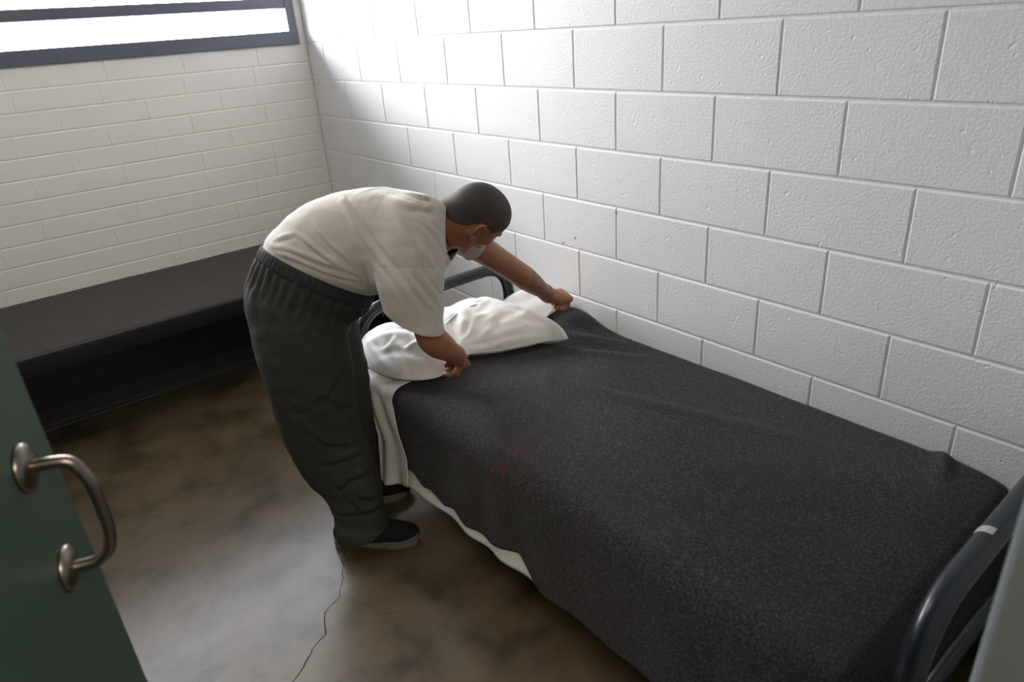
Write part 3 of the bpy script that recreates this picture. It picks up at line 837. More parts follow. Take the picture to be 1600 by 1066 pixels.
LSH, LEL, LWR = V(-.650, -2.300, 1.050), V(-.412, -2.303, .850), V(-.198, -2.234, .676)

def norm(a): a = np.array(a, float); return a / np.linalg.norm(a)
# head frame: F towards the face, U towards the crown, S towards the right ear
HSC = .935
HC = V(-.661, -2.439, 1.113)
HU_ = norm((.62, -.65, .44)); HF = V(.72, -.01, -.69); HF = norm(HF - HU_ * (HF @ HU_)); HS = np.cross(HF, HU_)
if HS @ V(.55, .72, -.42) > 0: HS = -HS            # right ear is on the side of the doorway
_r = Matrix.Rotation(math.radians(9), 3, Vector((-.55, -.72, .42)))
HU_, HF, HS = [np.array(_r @ Vector(tuple(x))) for x in (HU_, HF, HS)]
def H(fv, uv, sv): return HC + (HF * fv + HU_ * uv + HS * sv) * HSC
HAX = [HF, HU_, HS]

def head(s):
    e = lambda c, r, k=.02, sub=False: s.ell(H(*c), tuple(x * HSC for x in r), HAX, k, sub)
    e((-.012, .038, 0), (.094, .082, .074), .0)
    e((.030, .045, 0), (.062, .062, .064), .03)
    e((.036, -.020, 0), (.050, .070, .055), .03)
    e((.030, -.070, 0), (.048, .036, .049), .02)
    e((.072, -.094, 0), (.020, .018, .024), .02)
    for q in (-1, 1):
        e((.058, -.012, .040 * q), (.026, .022, .022), .02)
        s.cap(H(.004, -.045, .052 * q), H(.05, -.088, .034 * q), .013, .012, .02)       # jaw line
        e((.083, .030, .024 * q), (.014, .008, .024), .012)                              # brow
        e((.096, .012, .031 * q), (.016, .013, .017), .008, True)                        # eye socket
        e((.078, .010, .031 * q), (.013, .0125, .0135), .003)                            # eye
        s.cap(H(.0905, .0085, .020 * q), H(.084, .0085, .043 * q), .0028, .0022, .003)   # lid
    s.cap(H(.090, .012, 0), H(.111, -.024, 0), .0085, .0125, .010)
    for q in (-1, 1): e((.102, -.029, .012 * q), (.010, .008, .007), .006)
    e((.088, -.054, 0), (.015, .016, .026), .012)
    s.cap(H(.099, -.0505, -.016), H(.099, -.0505, .016), .0045, .0045, .004); s.cap(H(.1005, -.0505, 0), H(.1005, -.0505, 0), .005, .005, .004)
    s.cap(H(.097, -.0615, -.014), H(.097, -.0615, .014), .0055, .0055, .004)
    # ears
    for q in (-1, 1):
        ct, st_ = math.cos(.33), math.sin(.33)
        E_ = lambda f_, u_, o_: H(-.017 + 1.18 * (f_ * ct - u_ * st_), .000 + 1.18 * (u_ * ct + f_ * st_), (.0690 + o_ * (1.5 if q > 0 else .75)) * q)
        s.ell(E_(-.003, .002, .002), (.014, .027, .005), [norm(HF + HS * q * -.55), HU_, norm(HS + HF * q * .55)], .006)
        rim = [(.011, .004, .003), (.013, .020, .008), (.005, .031, .013), (-.009, .031, .018), (-.018, .020, .021), (-.019, .004, .019), (-.014, -.012, .013), (-.005, -.023, .008), (.004, -.029, .003)]
        for a, b in zip(rim, rim[1:]): s.cap(E_(*a), E_(*b), .0040, .0040, .002)
        s.ell(E_(.002, -.024, .005), (.0085, .010, .005), HAX, .004)
        an = [(.004, .019, .010), (-.007, .015, .013), (-.009, .002, .013), (-.003, -.012, .009)]
        for a, b in zip(an, an[1:]): s.cap(E_(*a), E_(*b), .0026, .0026, .0015)
        s.ell(E_(.002, -.001, .010), (.0070, .011, .009), HAX, .002, True)
        s.cap(E_(.010, -.002, .004), E_(.009, -.007, .005), .0035, .003, .002)
    # neck
    nb = V(-.742, -2.385, 1.100)
    s.cap(H(-.030, -.030, 0), nb, .058, .062, .03)
    s.cap(H(-.060, .005, 0), nb + V(-.01, 0, .012), .040, .055, .03)
    s.cap(H(-.01, -.055, 0), nb + V(.0, 0, -.02), .046, .055, .02)

def hand(s, W, d, b, th, curl, thumb, sc=1.0):
    """W wrist, d along the palm, b back of the hand, th towards the thumb side; curl = bend per finger joint"""
    d = norm(d); b = norm(b - d * (b @ d)); t = np.cross(d, b); t = t if t @ th > 0 else -t
    s.cap(W - d * .02, W + d * .02, .025 * sc, .024 * sc, .012)
    for o, r in ((-.028, .0125), (-.010, .0135), (.009, .014), (.027, .0135)):
        s.cap(W + d * .012 + t * o * .5, W + d * .086 * sc + t * o * sc + b * .002, r + .002, r, .014)
    s.ell(W + d * .035 * sc + t * .024 * sc - b * .008, (.032 * sc, .017 * sc, .015 * sc), [d, t, b], .012)
    s.ell(W + d * .04 * sc - t * .022 * sc - b * .008, (.034 * sc, .013 * sc, .014 * sc), [d, t, b], .012)
    for i, (o, ln) in enumerate(((.0275, .092), (.0095, .102), (-.0095, .094), (-.0275, .074))):
        p = W + d * (.088 - (.008 if i == 3 else .003 if i == 0 else 0)) * sc + t * o * sc
        a = 0.0; r = .0092 if i < 3 else .0082
        s.cap(p - d * .03 * sc, p, .010, .0102, .006)
        for j, fr_ in enumerate((.46, .30, .24)):
            a += curl[i][j]
            dr = d * math.cos(a) - b * math.sin(a)
            q = p + dr * ln * fr_ * sc
            s.cap(p, q, r * (1 - .06 * j), r * (1 - .06 * (j + 1)), .0025)
            p = q
    p = W + d * .022 * sc + t * .026 * sc - b * .006
    for (dv, ln, r0, r1) in zip(thumb, (.040, .032, .026), (.0135, .0115, .0105), (.0115, .0105, .0085)):
        v_ = norm(d * dv[0] + t * dv[1] - b * dv[2]); q = p + v_ * ln * sc
        s.cap(p, q, r0, r1, .005); p = q

def shrink(st, a): return [(c, tuple(np.array(n) * a), w * a) for c, n, w in st]
def arm(s, sh, el, wr, k=.03, g=1.0):
    st = []
    for a, r in ((0, .052), (.35, .049), (.7, .044)): st.append((sh + (el - sh) * a, r))
    eb = el * .90 + sh * .05 + wr * .05
    st.append((eb, .0425))
    for a, r in ((.25, .0435), (.5, .039), (.78, .0305), (1, .0265)): st.append((el + (wr - el) * a, r))
    c = np.array([x[0] for x in st]); tg = np.gradient(c, axis=0)
    s.loft([(c[i], norm(np.cross(tg[i], V(.6, .8, .15))) * st[i][1] * g, st[i][1] * g) for i in range(len(st))], k, sub=5)
    s.cap(wr - norm(wr - el) * .03, wr, .028 * g, .026 * g, .02)
PARTS_ = []
s = SDF((-.86, -2.58, .94), (-.50, -2.26, 1.28), .0024); head(s); PARTS_.append((s, 2))
s = SDF((-1.42, -2.62, 0.02), (-.58, -1.86, 1.26), .0075)
s.loft(shrink(TORSO[:7], .82), .03)
s.cap((-.75, -2.375, 1.09), (-.79, -2.335, 1.08), .052, .080, .04)
s.cap((-.80, -2.34, 1.08), RSH, .070, .050, .03); s.cap((-.76, -2.34, 1.08), LSH, .070, .048, .03)
for leg in (LEG_R, LEG_L): s.loft(shrink(leg, .58), .03)
PARTS_.append((s, 2))
s = SDF((-.97, -2.54, .48), (-.56, -2.14, 1.14), .0030); arm(s, RSH, REL, RWR, g=1.06)
# right hand: bent at the wrist, fingers hooked under the pillow edge towards the man
hand(s, RWR + V(.006, .006, -.002), (.56, .56, -.55), (.80, -.30, .45), (-.2, -.8, .2), [(1.25, 1.25, .8), (1.3, 1.3, .8), (1.35, 1.3, .8), (1.4, 1.25, .8)], [(.6, .3, .8), (.7, -.35, .8), (.4, -.7, .8)], 1.0)
PARTS_.append((s, 3))
s = SDF((-.74, -2.42, .48), (.0, -2.06, 1.12), .0030); arm(s, LSH, LEL, LWR, g=.98)
# left hand: fist closed on the sheet edge against the wall
hand(s, LWR + V(.010, .001, -.004), (.86, .10, -.30), (.10, -.30, .95), (0, 1, 0), [(.85, 1.45, .9), (.95, 1.45, .9), (1.05, 1.45, .9), (1.1, 1.4, .9)], [(.75, .25, .6), (.75, -.35, .6), (.4, -.85, .5)], 1.02)
PARTS_.append((s, 3))
bv = []; bf = []; nv_ = 0
for g_, it_ in PARTS_:
    v_, f_ = g_.mesh(); v_ = relax(v_, f_, it_, .45); bv.append(v_); bf.append(f_ + nv_); nv_ += len(v_)
bv = np.concatenate(bv); bf = np.concatenate(bf)
body = mesh_obj('body', bv, bf, M['skin'], None); own(person, body)
print('body', len(bv))

# cropped hair: the scalp part of the head, lifted off the skin
loc = (bv - HC) @ np.array(HAX).T / HSC                   # F,U,S
F_, U_, S_ = loc[:, 0], loc[:, 1], np.abs(loc[:, 2])
nz = .004 * N1(bv, 60)
line = np.interp(F_, [-.12, -.085, -.050, -.028, -.004, .006, .035, .060, .074, .09], [-.045, -.040, -.012, .030, .034, -.004, .030, .050, .066, .080])
hairv = (U_ > line + nz) & (F_ > -.125) & (F_ < .10) & (S_ < .079 - .012 * (np.abs(U_) < .03) * (F_ > -.03) * (F_ < .02)) & (np.linalg.norm(loc, axis=1) < .16)
hv, hf = submesh(bv, bf, hairv[bf].all(1))
hn = vnormals(hv, hf)
hloc = (hv - HC) @ np.array(HAX).T / HSC
hl = np.interp(hloc[:, 0], [-.12, -.085, -.050, -.028, -.004, .006, .035, .060, .074, .09], [-.045, -.040, -.012, .030, .034, -.004, .030, .050, .066, .080])
fade = np.clip((hloc[:, 1] - hl) / .045, 0, 1)
edge = np.clip((hloc[:, 1] - hl) / .006, 0, 1)
ho = mesh_obj('hair', hv + hn * (.0003 + .0018 * edge)[:, None], hf, M['hair']); own(person, ho)
at = ho.data.attributes.new('fade', 'FLOAT', 'POINT'); at.data.foreach_set('value', fade.astype(np.float32))

# t-shirt -------------------------------------------------------------------
s = SDF((-1.36, -2.68, .70), (-.50, -1.84, 1.32), .0048)
s.loft(TORSO, .0, power=2.25)
s.loft(SLEEVE_R, .035)
s.cap((-.76, -2.36, 1.085), (-.835, -2.41, 1.09), .07, .078, .03)
s.cap((-.78, -2.34, 1.09), LSH, .062, .054, .03)
s.cap(LSH, LSH * .60 + LEL * .40, .054, .052, .02)
s.cap(LSH * .60 + LEL * .40, LSH * .2 + LEL * .8, .052, .056, .01)
tv, tf = s.mesh(); tv = relax(tv, tf, 3, .5)
TEE = dict(v=tv, f=tf)
WC = V(-1.058, -2.070, .972); E1 = norm(V(-.080, .120, .068)); E2 = V(-.60, -.72, .30); E2 = norm(E2 - E1 * (E2 @ E1)); WN = np.cross(E1, E2); WN = WN if WN[2] > 0 else -WN
def waist_polar(v):
    q = v - WC; a, b = q @ E1, q @ E2
    return q @ WN, np.arctan2(b, a), np.hypot(a, b)
dz_, an_, ra_ = waist_polar(tv)
sel = (np.abs(dz_) < .012) & (ra_ < .3); KB = 48
WR = np.array([np.percentile(ra_[sel & (np.abs(np.angle(np.exp(1j * (an_ - c)))) < .12)], 90) for c in np.arange(KB) * 2 * np.pi / KB])
WR = (WR + np.roll(WR, 1) + np.roll(WR, -1)) / 3
def waist_r(ang): return np.interp(np.mod(ang, 2 * np.pi), np.arange(KB + 1) * 2 * np.pi / KB, np.append(WR, WR[0])) - .004
SHIRT_FOLDS = [
    ([(-0.975, -2.228, 1.212), (-0.990, -2.295, 1.186), (-0.993, -2.342, 1.150), (-0.985, -2.391, 1.101), (-0.979, -2.436, 1.064), (-0.971, -2.480, 1.029), (-0.960, -2.513, 0.982), (-0.935, -2.524, 0.927)], 0.011, 0.009),
    ([(-0.962, -2.232, 1.215), (-0.978, -2.302, 1.190), (-0.982, -2.350, 1.154), (-0.977, -2.403, 1.107), (-0.971, -2.450, 1.071), (-0.962, -2.489, 1.034), (-0.949, -2.519, 0.985), (-0.922, -2.527, 0.929)], 0.008, -0.007),
    ([(-1.013, -2.325, 1.140), (-1.003, -2.368, 1.090), (-0.990, -2.401, 1.049), (-0.989, -2.458, 1.018), (-0.979, -2.495, 0.971), (-0.959, -2.513, 0.920)], 0.014, 0.004),
    ([(-1.000, -2.378, 1.056), (-0.996, -2.377, 1.022), (-0.978, -2.357, 0.973), (-0.929, -2.278, 0.904)], 0.009, 0.007),
    ([(-1.011, -2.365, 1.052), (-1.004, -2.360, 1.016), (-0.988, -2.341, 0.968), (-0.945, -2.276, 0.905)], 0.009, -0.008),
    ([(-1.170, -2.104, 1.091), (-1.147, -2.176, 1.090), (-1.118, -2.229, 1.076), (-1.055, -2.313, 1.037), (-0.999, -2.358, 1.005)], 0.007, 0.0065),
    ([(-1.176, -2.118, 1.082), (-1.150, -2.182, 1.079), (-1.120, -2.231, 1.064), (-1.055, -2.312, 1.024), (-0.996, -2.353, 0.989)], 0.006, -0.0065),
    ([(-1.177, -2.123, 1.079), (-1.149, -2.189, 1.070), (-1.119, -2.237, 1.051), (-1.057, -2.308, 1.013), (-0.995, -2.355, 0.991)], 0.007, 0.0065),
    ([(-1.181, -2.132, 1.068), (-1.151, -2.192, 1.058), (-1.121, -2.239, 1.039), (-1.057, -2.306, 0.999), (-0.991, -2.345, 0.974)], 0.006, -0.0065),
    ([(-1.112, -2.178, 1.132), (-1.101, -2.231, 1.108), (-1.083, -2.272, 1.080), (-1.037, -2.330, 1.030)], 0.007, 0.0065),
    ([(-1.116, -2.187, 1.121), (-1.104, -2.236, 1.097), (-1.085, -2.276, 1.068), (-1.036, -2.328, 1.016)], 0.006, -0.0065),
    ([(-1.132, -2.225, 1.039), (-1.099, -2.271, 1.013), (-1.071, -2.291, 0.988), (-0.976, -2.326, 0.951)], 0.007, 0.0065),
    ([(-1.134, -2.228, 1.026), (-1.100, -2.270, 0.999), (-1.070, -2.286, 0.973), (-0.965, -2.302, 0.927)], 0.006, -0.0065),
    ([(-1.160, -2.114, 1.101), (-1.139, -2.143, 1.117), (-1.115, -2.182, 1.125)], 0.007, 0.004),
    ([(-1.166, -2.128, 1.091), (-1.144, -2.154, 1.106), (-1.120, -2.192, 1.115)], 0.006, -0.003),
    ([(-1.070, -2.225, 1.153), (-1.060, -2.288, 1.105), (-1.033, -2.338, 1.062)], 0.007, 0.004),
    ([(-1.074, -2.234, 1.142), (-1.062, -2.292, 1.094), (-1.033, -2.338, 1.048)], 0.006, -0.003),
    ([(-0.892, -2.336, 1.214), (-0.881, -2.412, 1.202), (-0.861, -2.442, 1.193), (-0.827, -2.456, 1.185), (-0.668, -2.271, 1.115)], 0.012, 0.008),
    ([(-0.933, -2.261, 1.219), (-0.855, -2.274, 1.220), (-0.828, -2.404, 1.214), (-0.762, -2.414, 1.183)], 0.012, 0.004),
    ([(-0.851, -2.373, 1.216), (-0.834, -2.429, 1.206), (-0.794, -2.447, 1.187)], 0.007, -0.005),
    ([(-0.880, -2.447, 1.182), (-0.854, -2.455, 1.183), (-0.825, -2.473, 1.167)], 0.01, -0.005),
    ([(-0.891, -2.502, 1.103), (-0.875, -2.524, 1.048), (-0.860, -2.529, 1.010)], 0.008, 0.005),
    ([(-0.880, -2.504, 1.105), (-0.862, -2.524, 1.049), (-0.841, -2.519, 1.006)], 0.006, -0.005),
    ([(-0.926, -2.507, 1.058), (-0.902, -2.530, 0.995), (-0.873, -2.528, 0.946)], 0.008, 0.005),
    ([(-0.916, -2.512, 1.060), (-0.890, -2.532, 0.996), (-0.853, -2.518, 0.941)], 0.006, -0.005),
    ([(-0.945, -2.506, 1.028), (-0.921, -2.530, 0.965), (-0.885, -2.527, 0.912)], 0.008, 0.005),
    ([(-0.935, -2.511, 1.030), (-0.909, -2.532, 0.966), (-0.870, -2.523, 0.911)], 0.006, -0.005),
    ([(-0.851, -2.486, 1.147), (-0.835, -2.500, 1.120), (-0.829, -2.505, 1.094)], 0.008, 0.005),
    ([(-0.839, -2.487, 1.148), (-0.820, -2.498, 1.120), (-0.810, -2.496, 1.092)], 0.006, -0.005),
    ([(-0.881, -2.475, 1.152), (-0.859, -2.503, 1.112), (-0.843, -2.515, 1.068)], 0.008, 0.005),
    ([(-0.870, -2.477, 1.154), (-0.846, -2.503, 1.113), (-0.824, -2.506, 1.065)], 0.006, -0.005),
    ([(-0.916, -2.439, 1.163), (-0.916, -2.487, 1.108), (-0.914, -2.518, 1.041)], 0.008, 0.005),
    ([(-0.907, -2.446, 1.166), (-0.906, -2.491, 1.110), (-0.904, -2.520, 1.042)], 0.006, -0.005),
    ([(-1.001, -2.374, 1.040), (-0.969, -2.471, 1.047), (-0.904, -2.520, 1.042), (-0.857, -2.525, 1.029)], 0.0045, -0.0022),
]
NB = V(-.722, -2.398, 1.108); NAX = norm((.77, -.63, -.06))
def finish_shirt():
    v, f = TEE['v'], TEE['f']
    n = vnormals(v, f)
    v = folds(v, n, SHIRT_FOLDS)
    # soft overall creasing, stronger near the armpit and waist
    wst = np.linalg.norm(v - V(-1.05, -2.10, .98), axis=1)
    arm_ = np.linalg.norm(v - V(-.90, -2.42, .93), axis=1)
    amp_ = .0025 + .004 * np.exp(-(wst / .16) ** 2) + .003 * np.exp(-(arm_ / .16) ** 2)
    q = np.stack([v[:, 0] * .6 - v[:, 1] * .5, v[:, 1] * .8 + v[:, 0], v[:, 2] * 1.6], 1)
    v = v + n * (amp_ * (N1(q, 13) + .5 * N2(q, 27)))[:, None]
    dz, an, ra = waist_polar(v)
    lim = waist_r(an) - .001 - .03 * np.clip(-dz / .05, 0, 1)
    sc_ = np.where((dz < .020) & (ra < .32) & (ra > lim), lim / np.maximum(ra, 1e-6), 1.0)
    wgt = np.clip((.045 - dz) / .025, 0, 1)
    q = v - WC; inpl = q - np.outer(dz, WN)
    v = np.where(((dz < .045) & (ra < .32))[:, None], WC + np.outer(dz, WN) + inpl * (1 + (np.minimum(lim / np.maximum(ra, 1e-6), 1.0) - 1) * wgt)[:, None], v)
    # hems: cut the sleeves and the neck open
    hp = V(-.900, -2.445, .858); hp2 = LSH * .66 + LEL * .34; nl = norm(NB - LSH)
    v, f = cut_all(v, f, [
        (hp, (-.46, .37, -1.0), lambda c: np.linalg.norm(c - hp) < .16),
        (hp2, LEL - LSH, lambda c: np.linalg.norm(c - hp2) < .2 and c[0] > -.64),
        (NB - NAX * .004, NAX, lambda c: np.linalg.norm(c - NB) < .13 and (c - LSH) @ nl > .03)])
    o = mesh_obj('t_shirt', v, f, M['shirt']); own(person, o)
    md = o.modifiers.new('cloth', 'SOLIDIFY'); md.thickness = .003; md.offset = 1
    return o
tee = finish_shirt()
# neckband: a ribbed ring where the neck leaves the shirt
nb, axn = NB, NAX
uu = norm(np.cross(axn, V(0, 0, 1))); vv = np.cross(axn, uu)
bm = bmesh.new(); ring = [nb + uu * math.cos(a) * .071 + vv * math.sin(a) * .070 - axn * .010 * math.cos(2 * a) for a in np.linspace(0, 2 * math.pi, 49)]
add_tube(bm, ring, .0042, 10, caps=False)
nbo = bm_obj('neckband', bm, M['neck'], smooth=True); nbo.parent = tee

# faint stamped letters below the collar, printed on the cloth
def stamp(txt, org, size):
    cu = bpy.data.curves.new('stamp', 'FONT'); cu.body = txt; cu.size = size; cu.space_character = 1.15; cu.offset = .0003
    tmp = bpy.data.objects.new('stamp_tmp', cu); C.objects.link(tmp); bpy.context.view_layer.update()
    me = bpy.data.meshes.new_from_object(tmp.evaluated_get(bpy.context.evaluated_depsgraph_get()))
    bpy.data.objects.remove(tmp)
    X = norm((.031, -.019, -.009)); Y = norm((.017, .024, .015)); Y = norm(Y - X * (Y @ X)); O = V(*org)
    b = bmesh.new(); b.from_mesh(me); bmesh.ops.triangulate(b, faces=b.faces); bmesh.ops.subdivide_edges(b, edges=b.edges, cuts=2)
    Nn = np.cross(X, Y); O = O + Nn * .012
    for v in b.verts: v.co = Vector(O + X * v.co.x + Y * v.co.y)
    b.to_mesh(me); b.free()
    o = link('printed_lettering', me, M['ink'], tee, False)
    sw = o.modifiers.new('wrap', 'SHRINKWRAP'); sw.target = tee; sw.wrap_method = 'NEAREST_SURFACEPOINT'; sw.wrap_mode = 'ABOVE_SURFACE'; sw.offset = .0009
    o['label'] = 'faint stamped letters near the collar'
    return o
stamp('C.IT', (-.838, -2.423, 1.203), .019)

# white undershirt showing inside the collar
s = SDF((-.90, -2.56, .94), (-.60, -2.24, 1.24), .0045)
uc = NB + V(.015, .012, -.040)
s.cap(uc - NAX * .06, uc - NAX * .012, .050, .040, .0)
uv_, uf_ = s.mesh(); uv_ = relax(uv_, uf_, 2, .5)
und = own(person, mesh_obj('undershirt', uv_, uf_, M['under']))

# trousers ------------------------------------------------------------------
s = SDF((-1.42, -2.42, .03), (-.80, -1.78, 1.12), .0050)
HIP = [((-1.030, -2.095, 0.998), (-0.070, 0.104, 0.070), 0.158), ((-1.055, -2.075, 0.975), (-0.074, 0.108, 0.061), 0.160), ((-1.080, -2.052, 0.93), (-0.086, 0.108, 0.050), 0.168), ((-1.095, -2.060, 0.88), (-0.097, 0.102, 0.030), 0.172), ((-1.09, -2.07, 0.82), (-0.095, 0.095, 0.01), 0.165)]
s.loft(HIP, .0); s.loft([(c, tuple(np.array(n) * .93), w_ * .92) for c, n, w_ in LEG_R], .03); s.loft([(c, tuple(np.array(n) * .95), w_ * .95) for c, n, w_ in LEG_L], .015)
s.ell((-1.178, -2.015, .89), (.058, .075, .09), None, .03)
pv, pf = s.mesh(); pv = relax(pv, pf, 4, .5)
TR = dict(v=pv, f=pf)
TROUSER_FOLDS = [
    ([(-1.161, -2.235, 0.911), (-1.137, -2.255, 0.868), (-1.095, -2.265, 0.842), (-1.059, -2.257, 0.810)], 0.012, 0.008),
    ([(-1.161, -2.240, 0.894), (-1.138, -2.263, 0.852), (-1.095, -2.271, 0.825), (-1.057, -2.258, 0.790)], 0.011, -0.008),
    ([(-1.065, -2.238, 0.953), (-1.023, -2.200, 0.883), (-0.983, -2.150, 0.792)], 0.012, 0.008),
    ([(-1.059, -2.230, 0.931), (-1.023, -2.206, 0.865), (-0.961, -2.105, 0.751)], 0.011, -0.008),
    ([(-1.180, -2.178, 0.998), (-1.194, -2.230, 0.895), (-1.216, -2.250, 0.785)], 0.012, 0.006),
    ([(-1.183, -2.194, 0.985), (-1.195, -2.238, 0.879), (-1.216, -2.254, 0.767)], 0.011, -0.006),
    ([(-1.222, -2.093, 1.009), (-1.260, -2.138, 0.931), (-1.278, -2.169, 0.823)], 0.012, 0.006),
    ([(-1.228, -2.120, 0.999), (-1.261, -2.146, 0.916), (-1.279, -2.178, 0.807)], 0.011, -0.006),
    ([(-1.207, -2.150, 0.999), (-1.237, -2.195, 0.899), (-1.256, -2.213, 0.787)], 0.012, 0.006),
    ([(-1.210, -2.163, 0.985), (-1.238, -2.201, 0.883), (-1.256, -2.219, 0.770)], 0.011, -0.006),
    ([(-1.183, -2.235, 0.359), (-1.141, -2.258, 0.242), (-1.114, -2.277, 0.193)], 0.012, 0.01),
    ([(-1.181, -2.234, 0.335), (-1.139, -2.259, 0.218), (-1.112, -2.278, 0.168)], 0.011, -0.01),
    ([(-1.180, -2.232, 0.287), (-1.120, -2.263, 0.321), (-1.072, -2.276, 0.324)], 0.012, 0.009),
    ([(-1.178, -2.233, 0.264), (-1.118, -2.267, 0.300), (-1.069, -2.276, 0.300)], 0.011, -0.009),
    ([(-1.118, -2.274, 0.259), (-1.067, -2.287, 0.218)], 0.012, 0.009),
    ([(-1.116, -2.276, 0.236), (-1.065, -2.289, 0.194)], 0.011, -0.009),
    ([(-1.188, -2.196, 0.201), (-1.167, -2.237, 0.186), (-1.100, -2.285, 0.187), (-1.043, -2.279, 0.187)], 0.012, 0.01),
    ([(-1.184, -2.189, 0.171), (-1.165, -2.239, 0.162), (-1.098, -2.286, 0.162), (-1.036, -2.271, 0.154)], 0.011, -0.01),
    ([(-1.201, -2.267, 0.700), (-1.141, -2.287, 0.628), (-1.071, -2.262, 0.582)], 0.012, 0.007),
    ([(-1.200, -2.269, 0.681), (-1.137, -2.283, 0.604), (-1.065, -2.254, 0.555)], 0.011, -0.007),
    ([(-1.236, -2.238, 0.568), (-1.176, -2.253, 0.478), (-1.098, -2.267, 0.448)], 0.012, 0.007),
    ([(-1.233, -2.235, 0.546), (-1.172, -2.250, 0.453), (-1.096, -2.267, 0.425)], 0.011, -0.007),
    ([(-1.200, -2.226, 0.403), (-1.145, -2.251, 0.401), (-1.069, -2.265, 0.408)], 0.012, 0.008),
    ([(-1.197, -2.225, 0.379), (-1.142, -2.251, 0.377), (-1.068, -2.269, 0.388)], 0.011, -0.008),
    ([(-1.070, -2.272, 0.739), (-1.132, -2.290, 0.681), (-1.230, -2.248, 0.616)], 0.012, 0.006),
    ([(-1.067, -2.272, 0.718), (-1.130, -2.289, 0.660), (-1.228, -2.245, 0.593)], 0.011, -0.006),
    ([(-1.155, -2.197, 1.015), (-1.170, -2.221, 0.926), (-1.175, -2.257, 0.856), (-1.170, -2.278, 0.778), (-1.187, -2.266, 0.573), (-1.182, -2.241, 0.426), (-1.166, -2.243, 0.307)], 0.0035, 0.002),
]
def finish_trousers():
    v, f = TR['v'], TR['f']; n = vnormals(v, f)
    v = folds(v, n, [(a, b * 1.2, c * .85) for a, b, c in TROUSER_FOLDS])
    # gathers below the elastic: ridges running down from the waist
    wc, e1, e2, wn = WC, E1, E2, WN
    dz, ang, rad = waist_polar(v)
    wgt = np.clip((dz + .13) / .10, 0, 1) ** 2 * (3 - 2 * np.clip((dz + .13) / .10, 0, 1)) * (rad < .33)
    inpl = v - wc - np.outer(dz, wn)
    v = wc + np.outer(dz, wn) + inpl * (1 + ((waist_r(ang) + .004) / np.maximum(rad, 1e-6) - 1) * wgt)[:, None]
    g = np.sin(ang * 34 + 3 * N1(v, 9)) * np.exp(-((dz + .055) / .045) ** 2) * .0045
    g += .010 * N1(np.stack([v[:, 0] * 1.6, v[:, 1] * 1.6, v[:, 2] * .5], 1), 9) * np.clip((.9 - v[:, 2]) / .2, 0, 1)
    low = np.clip((.34 - v[:, 2]) / .25, 0, 1)
    g += low * .010 * N2(np.stack([v[:, 0] * .6, v[:, 1] * .6, v[:, 2] * 1.7 + .4 * v[:, 0]], 1), 17)
    g += .003 * N3(v, 31)
    v = v + n * g[:, None]
    v, f = cut_all(v, f, [
        (wc + wn * .016, wn, lambda c: np.linalg.norm(c - wc) < .4 and c[2] > .6),
        ((-1.10, -2.21, .058), (.24, -.18, -1.0), lambda c: c[2] < .25 and c[1] < -2.10),
        ((-1.0, -2.0, .060), (0, 0, -1.0), lambda c: c[2] < .25 and c[1] >= -2.10)])
    o = mesh_obj('trousers', v, f, M['pants']); own(person, o)
    md = o.modifiers.new('cloth', 'SOLIDIFY'); md.thickness = .003; md.offset = 1
    # elastic waistband
    vs = []; fs = []; K = 180
    rows = [(-.020, .004), (-.018, .009), (-.006, .010), (.008, .010), (.020, .009), (.022, .003)]
    for (h_, o_) in rows:
        for k in range(K):
            a = 2 * math.pi * k / K; r_ = o_ + .0018 * math.sin(a * 60) * (1 if abs(h_) < .019 else 0)
            vs.append(wc + wn * h_ + (e1 * math.cos(a) + e2 * math.sin(a)) * (float(waist_r(a)) + r_))
    for j in range(len(rows) - 1):
        for k in range(K): fs.append((j * K + k, j * K + (k + 1) % K, (j + 1) * K + (k + 1) % K, (j + 1) * K + k))
    b = mesh_obj('waistband', vs, fs, M['band']); b.parent = o
    return o
finish_trousers()

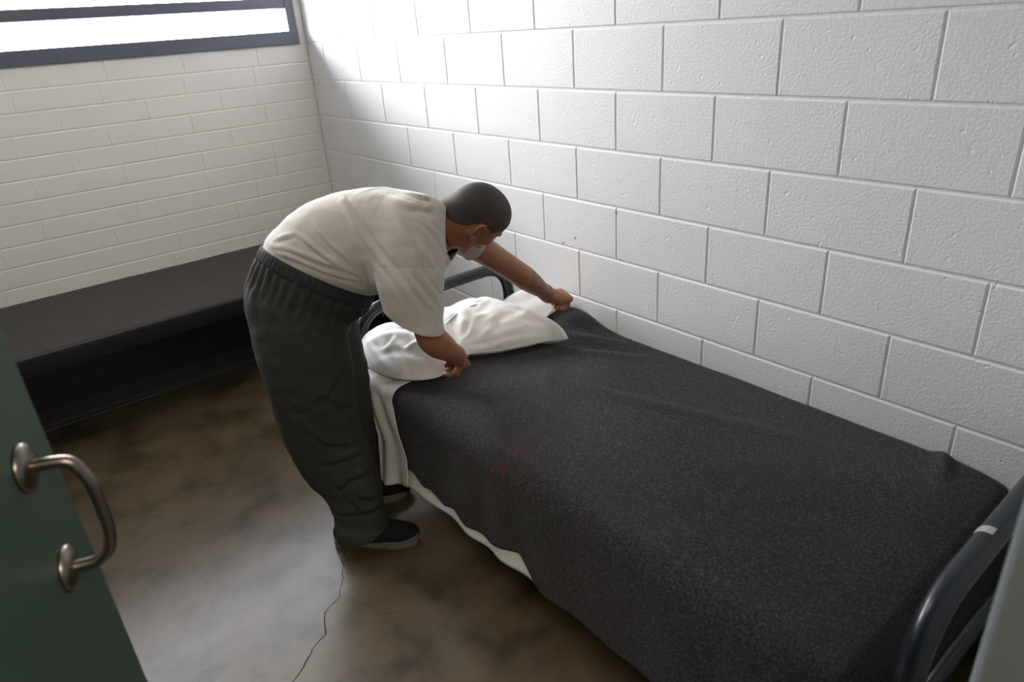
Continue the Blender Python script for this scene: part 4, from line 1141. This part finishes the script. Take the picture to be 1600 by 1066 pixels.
# shoes -----------------------------------------------------------------------
def shoe(heel, toe, side):
    heel, toe = V(*heel), V(*toe); d = norm(toe - heel); L = np.linalg.norm(toe - heel); w = np.cross(V(0, 0, 1), d) * side
    def P(a, b, z): return heel + d * a * L + w * b + V(0, 0, z)
    outl = [(0.0, .0), (.015, .026), (.10, .036), (.25, .037), (.42, .038), (.60, .047), (.74, .052), (.87, .046), (.95, .032), (1.0, .0), (.965, -.030), (.88, -.040), (.74, -.042), (.55, -.036), (.38, -.031), (.22, -.033), (.08, -.034), (.015, -.024)]
    Q = smooth_path([(a, b, 0) for a, b in outl] + [(0, 0, 0)], 5)[:-1]
    n = len(Q); vs = []; fs = []
    for z, e in ((.001, -.003), (.004, 0), (.018, .001), (.020, -.002), (.024, .0005), (.034, 0), (.036, -.004)):
        for q in Q:
            lift = .010 * max(0, q[0] - .8) / .2 + (.004 if .25 < q[0] < .42 and z < .005 else 0)
            c = V(.5, 0, 0); dv = (q - c); r_ = 1 + e / .05
            vs.append(P(.5 + dv[0] * (1 + e / (L * .5)), dv[1] * r_, z + lift))
    m_ = 7
    for j in range(m_ - 1):
        for k in range(n): fs.append((j * n + k, j * n + (k + 1) % n, (j + 1) * n + (k + 1) % n, (j + 1) * n + k))
    fs2 = [tuple(range(n))[::-1], tuple(range((m_ - 1) * n, m_ * n))]
    sole = mesh_obj('sole', vs, fs + fs2, M['sole'], smooth=False)
    sd = SDF(np.minimum(heel, toe) - V(.09, .09, 0), np.maximum(heel, toe) + V(.09, .09, .17), .0036)
    ax = [d, w, V(0, 0, 1)]
    sd.ell(P(.80, .004, .040), (.062, .044, .034), ax, 0)
    sd.ell(P(.62, .004, .045), (.075, .043, .044), ax, .02)
    sd.ell(P(.40, .002, .055), (.085, .037, .050), ax, .02)
    sd.ell(P(.16, 0, .05), (.050, .035, .055), ax, .02)
    sd.cap(P(.20, 0, .07), P(.20, 0, .12), .036, .037, .02)
    sd.cap(P(.30, 0, .10), P(.50, .002, .088), .024, .018, .012)          # tongue
    for a in (.44, .51, .58): sd.cap(P(a, -.022, .093 - (a - .44) * .10), P(a + .01, .026, .093 - (a - .44) * .10), .0035, .0035, .001)
    v, f = sd.mesh(); v = relax(v, f, 2, .4)
    v[:, 2] = np.maximum(v[:, 2], .026)
    up = mesh_obj('shoe', v, f, M['suede']); own(person, up)
    sole.parent = up
shoe((-1.180, -2.148, 0), (-.955, -2.350, 0), 1)
shoe((-1.060, -1.960, 0), (-.825, -2.075, 0), -1)

# =================================================================== LIGHT
w = bpy.data.worlds.new('sky'); bpy.context.scene.world = w; w.use_nodes = True
nt = w.node_tree; bg = nt.nodes['Background']
tc = nt.nodes.new('ShaderNodeTexCoord'); sp = nt.nodes.new('ShaderNodeSeparateXYZ'); rp = nt.nodes.new('ShaderNodeValToRGB')
nt.links.new(tc.outputs['Generated'], sp.inputs[0]); nt.links.new(sp.outputs['Z'], rp.inputs[0])
e = rp.color_ramp.elements; e[0].position = 0; e[0].color = (.50, .53, .57, 1); e[1].position = .40; e[1].color = (1.42, 1.49, 1.60, 1)
nt.links.new(rp.outputs[0], bg.inputs[0]); bg.inputs[1].default_value = 42.0

def area(name, loc, rot, sx, sy, power, col, spread=180):
    l = bpy.data.lights.new(name, 'AREA'); l.shape = 'RECTANGLE'; l.size = sx; l.size_y = sy; l.energy = power; l.color = col; l.spread = math.radians(spread)
    o = bpy.data.objects.new(name, l); C.objects.link(o); o.location = loc; o.rotation_euler = rot; return o
pt = area('window_portal', (-1.22, .14, 2.07), (math.radians(-90), 0, 0), 2.35, .95, 1, (1, 1, 1)); pt.data.cycles.is_portal = True
area('ceiling_fill', (-1.5, -1.7, 2.76), (0, 0, 0), .9, .9, 11, (1, .90, .78))  # added warm fill under the unseen ceiling, raises the ambient light
area('corridor_lamp', (-1.9, -5.2, 2.7), (math.radians(25), 0, 0), 1.4, .6, 38, (1, .86, .70))

# =================================================================== CAMERA
cd = bpy.data.cameras.new('camera'); cam = bpy.data.objects.new('camera', cd); C.objects.link(cam)
cam.location = (-1.83544, -4.10653, 1.64501); cam.rotation_euler = (1.135824, .0678, -.687636)
cd.sensor_width = 36; cd.lens = 36 * 1083.163 / 1600; cd.clip_start = .05
cd.dof.use_dof = True; cd.dof.focus_distance = 2.3; cd.dof.aperture_fstop = 4.0
sc = bpy.context.scene; sc.camera = cam
sc.view_settings.view_transform = 'Standard'; sc.view_settings.look = 'None'; sc.view_settings.exposure = .26
sc.cycles.use_denoising = True
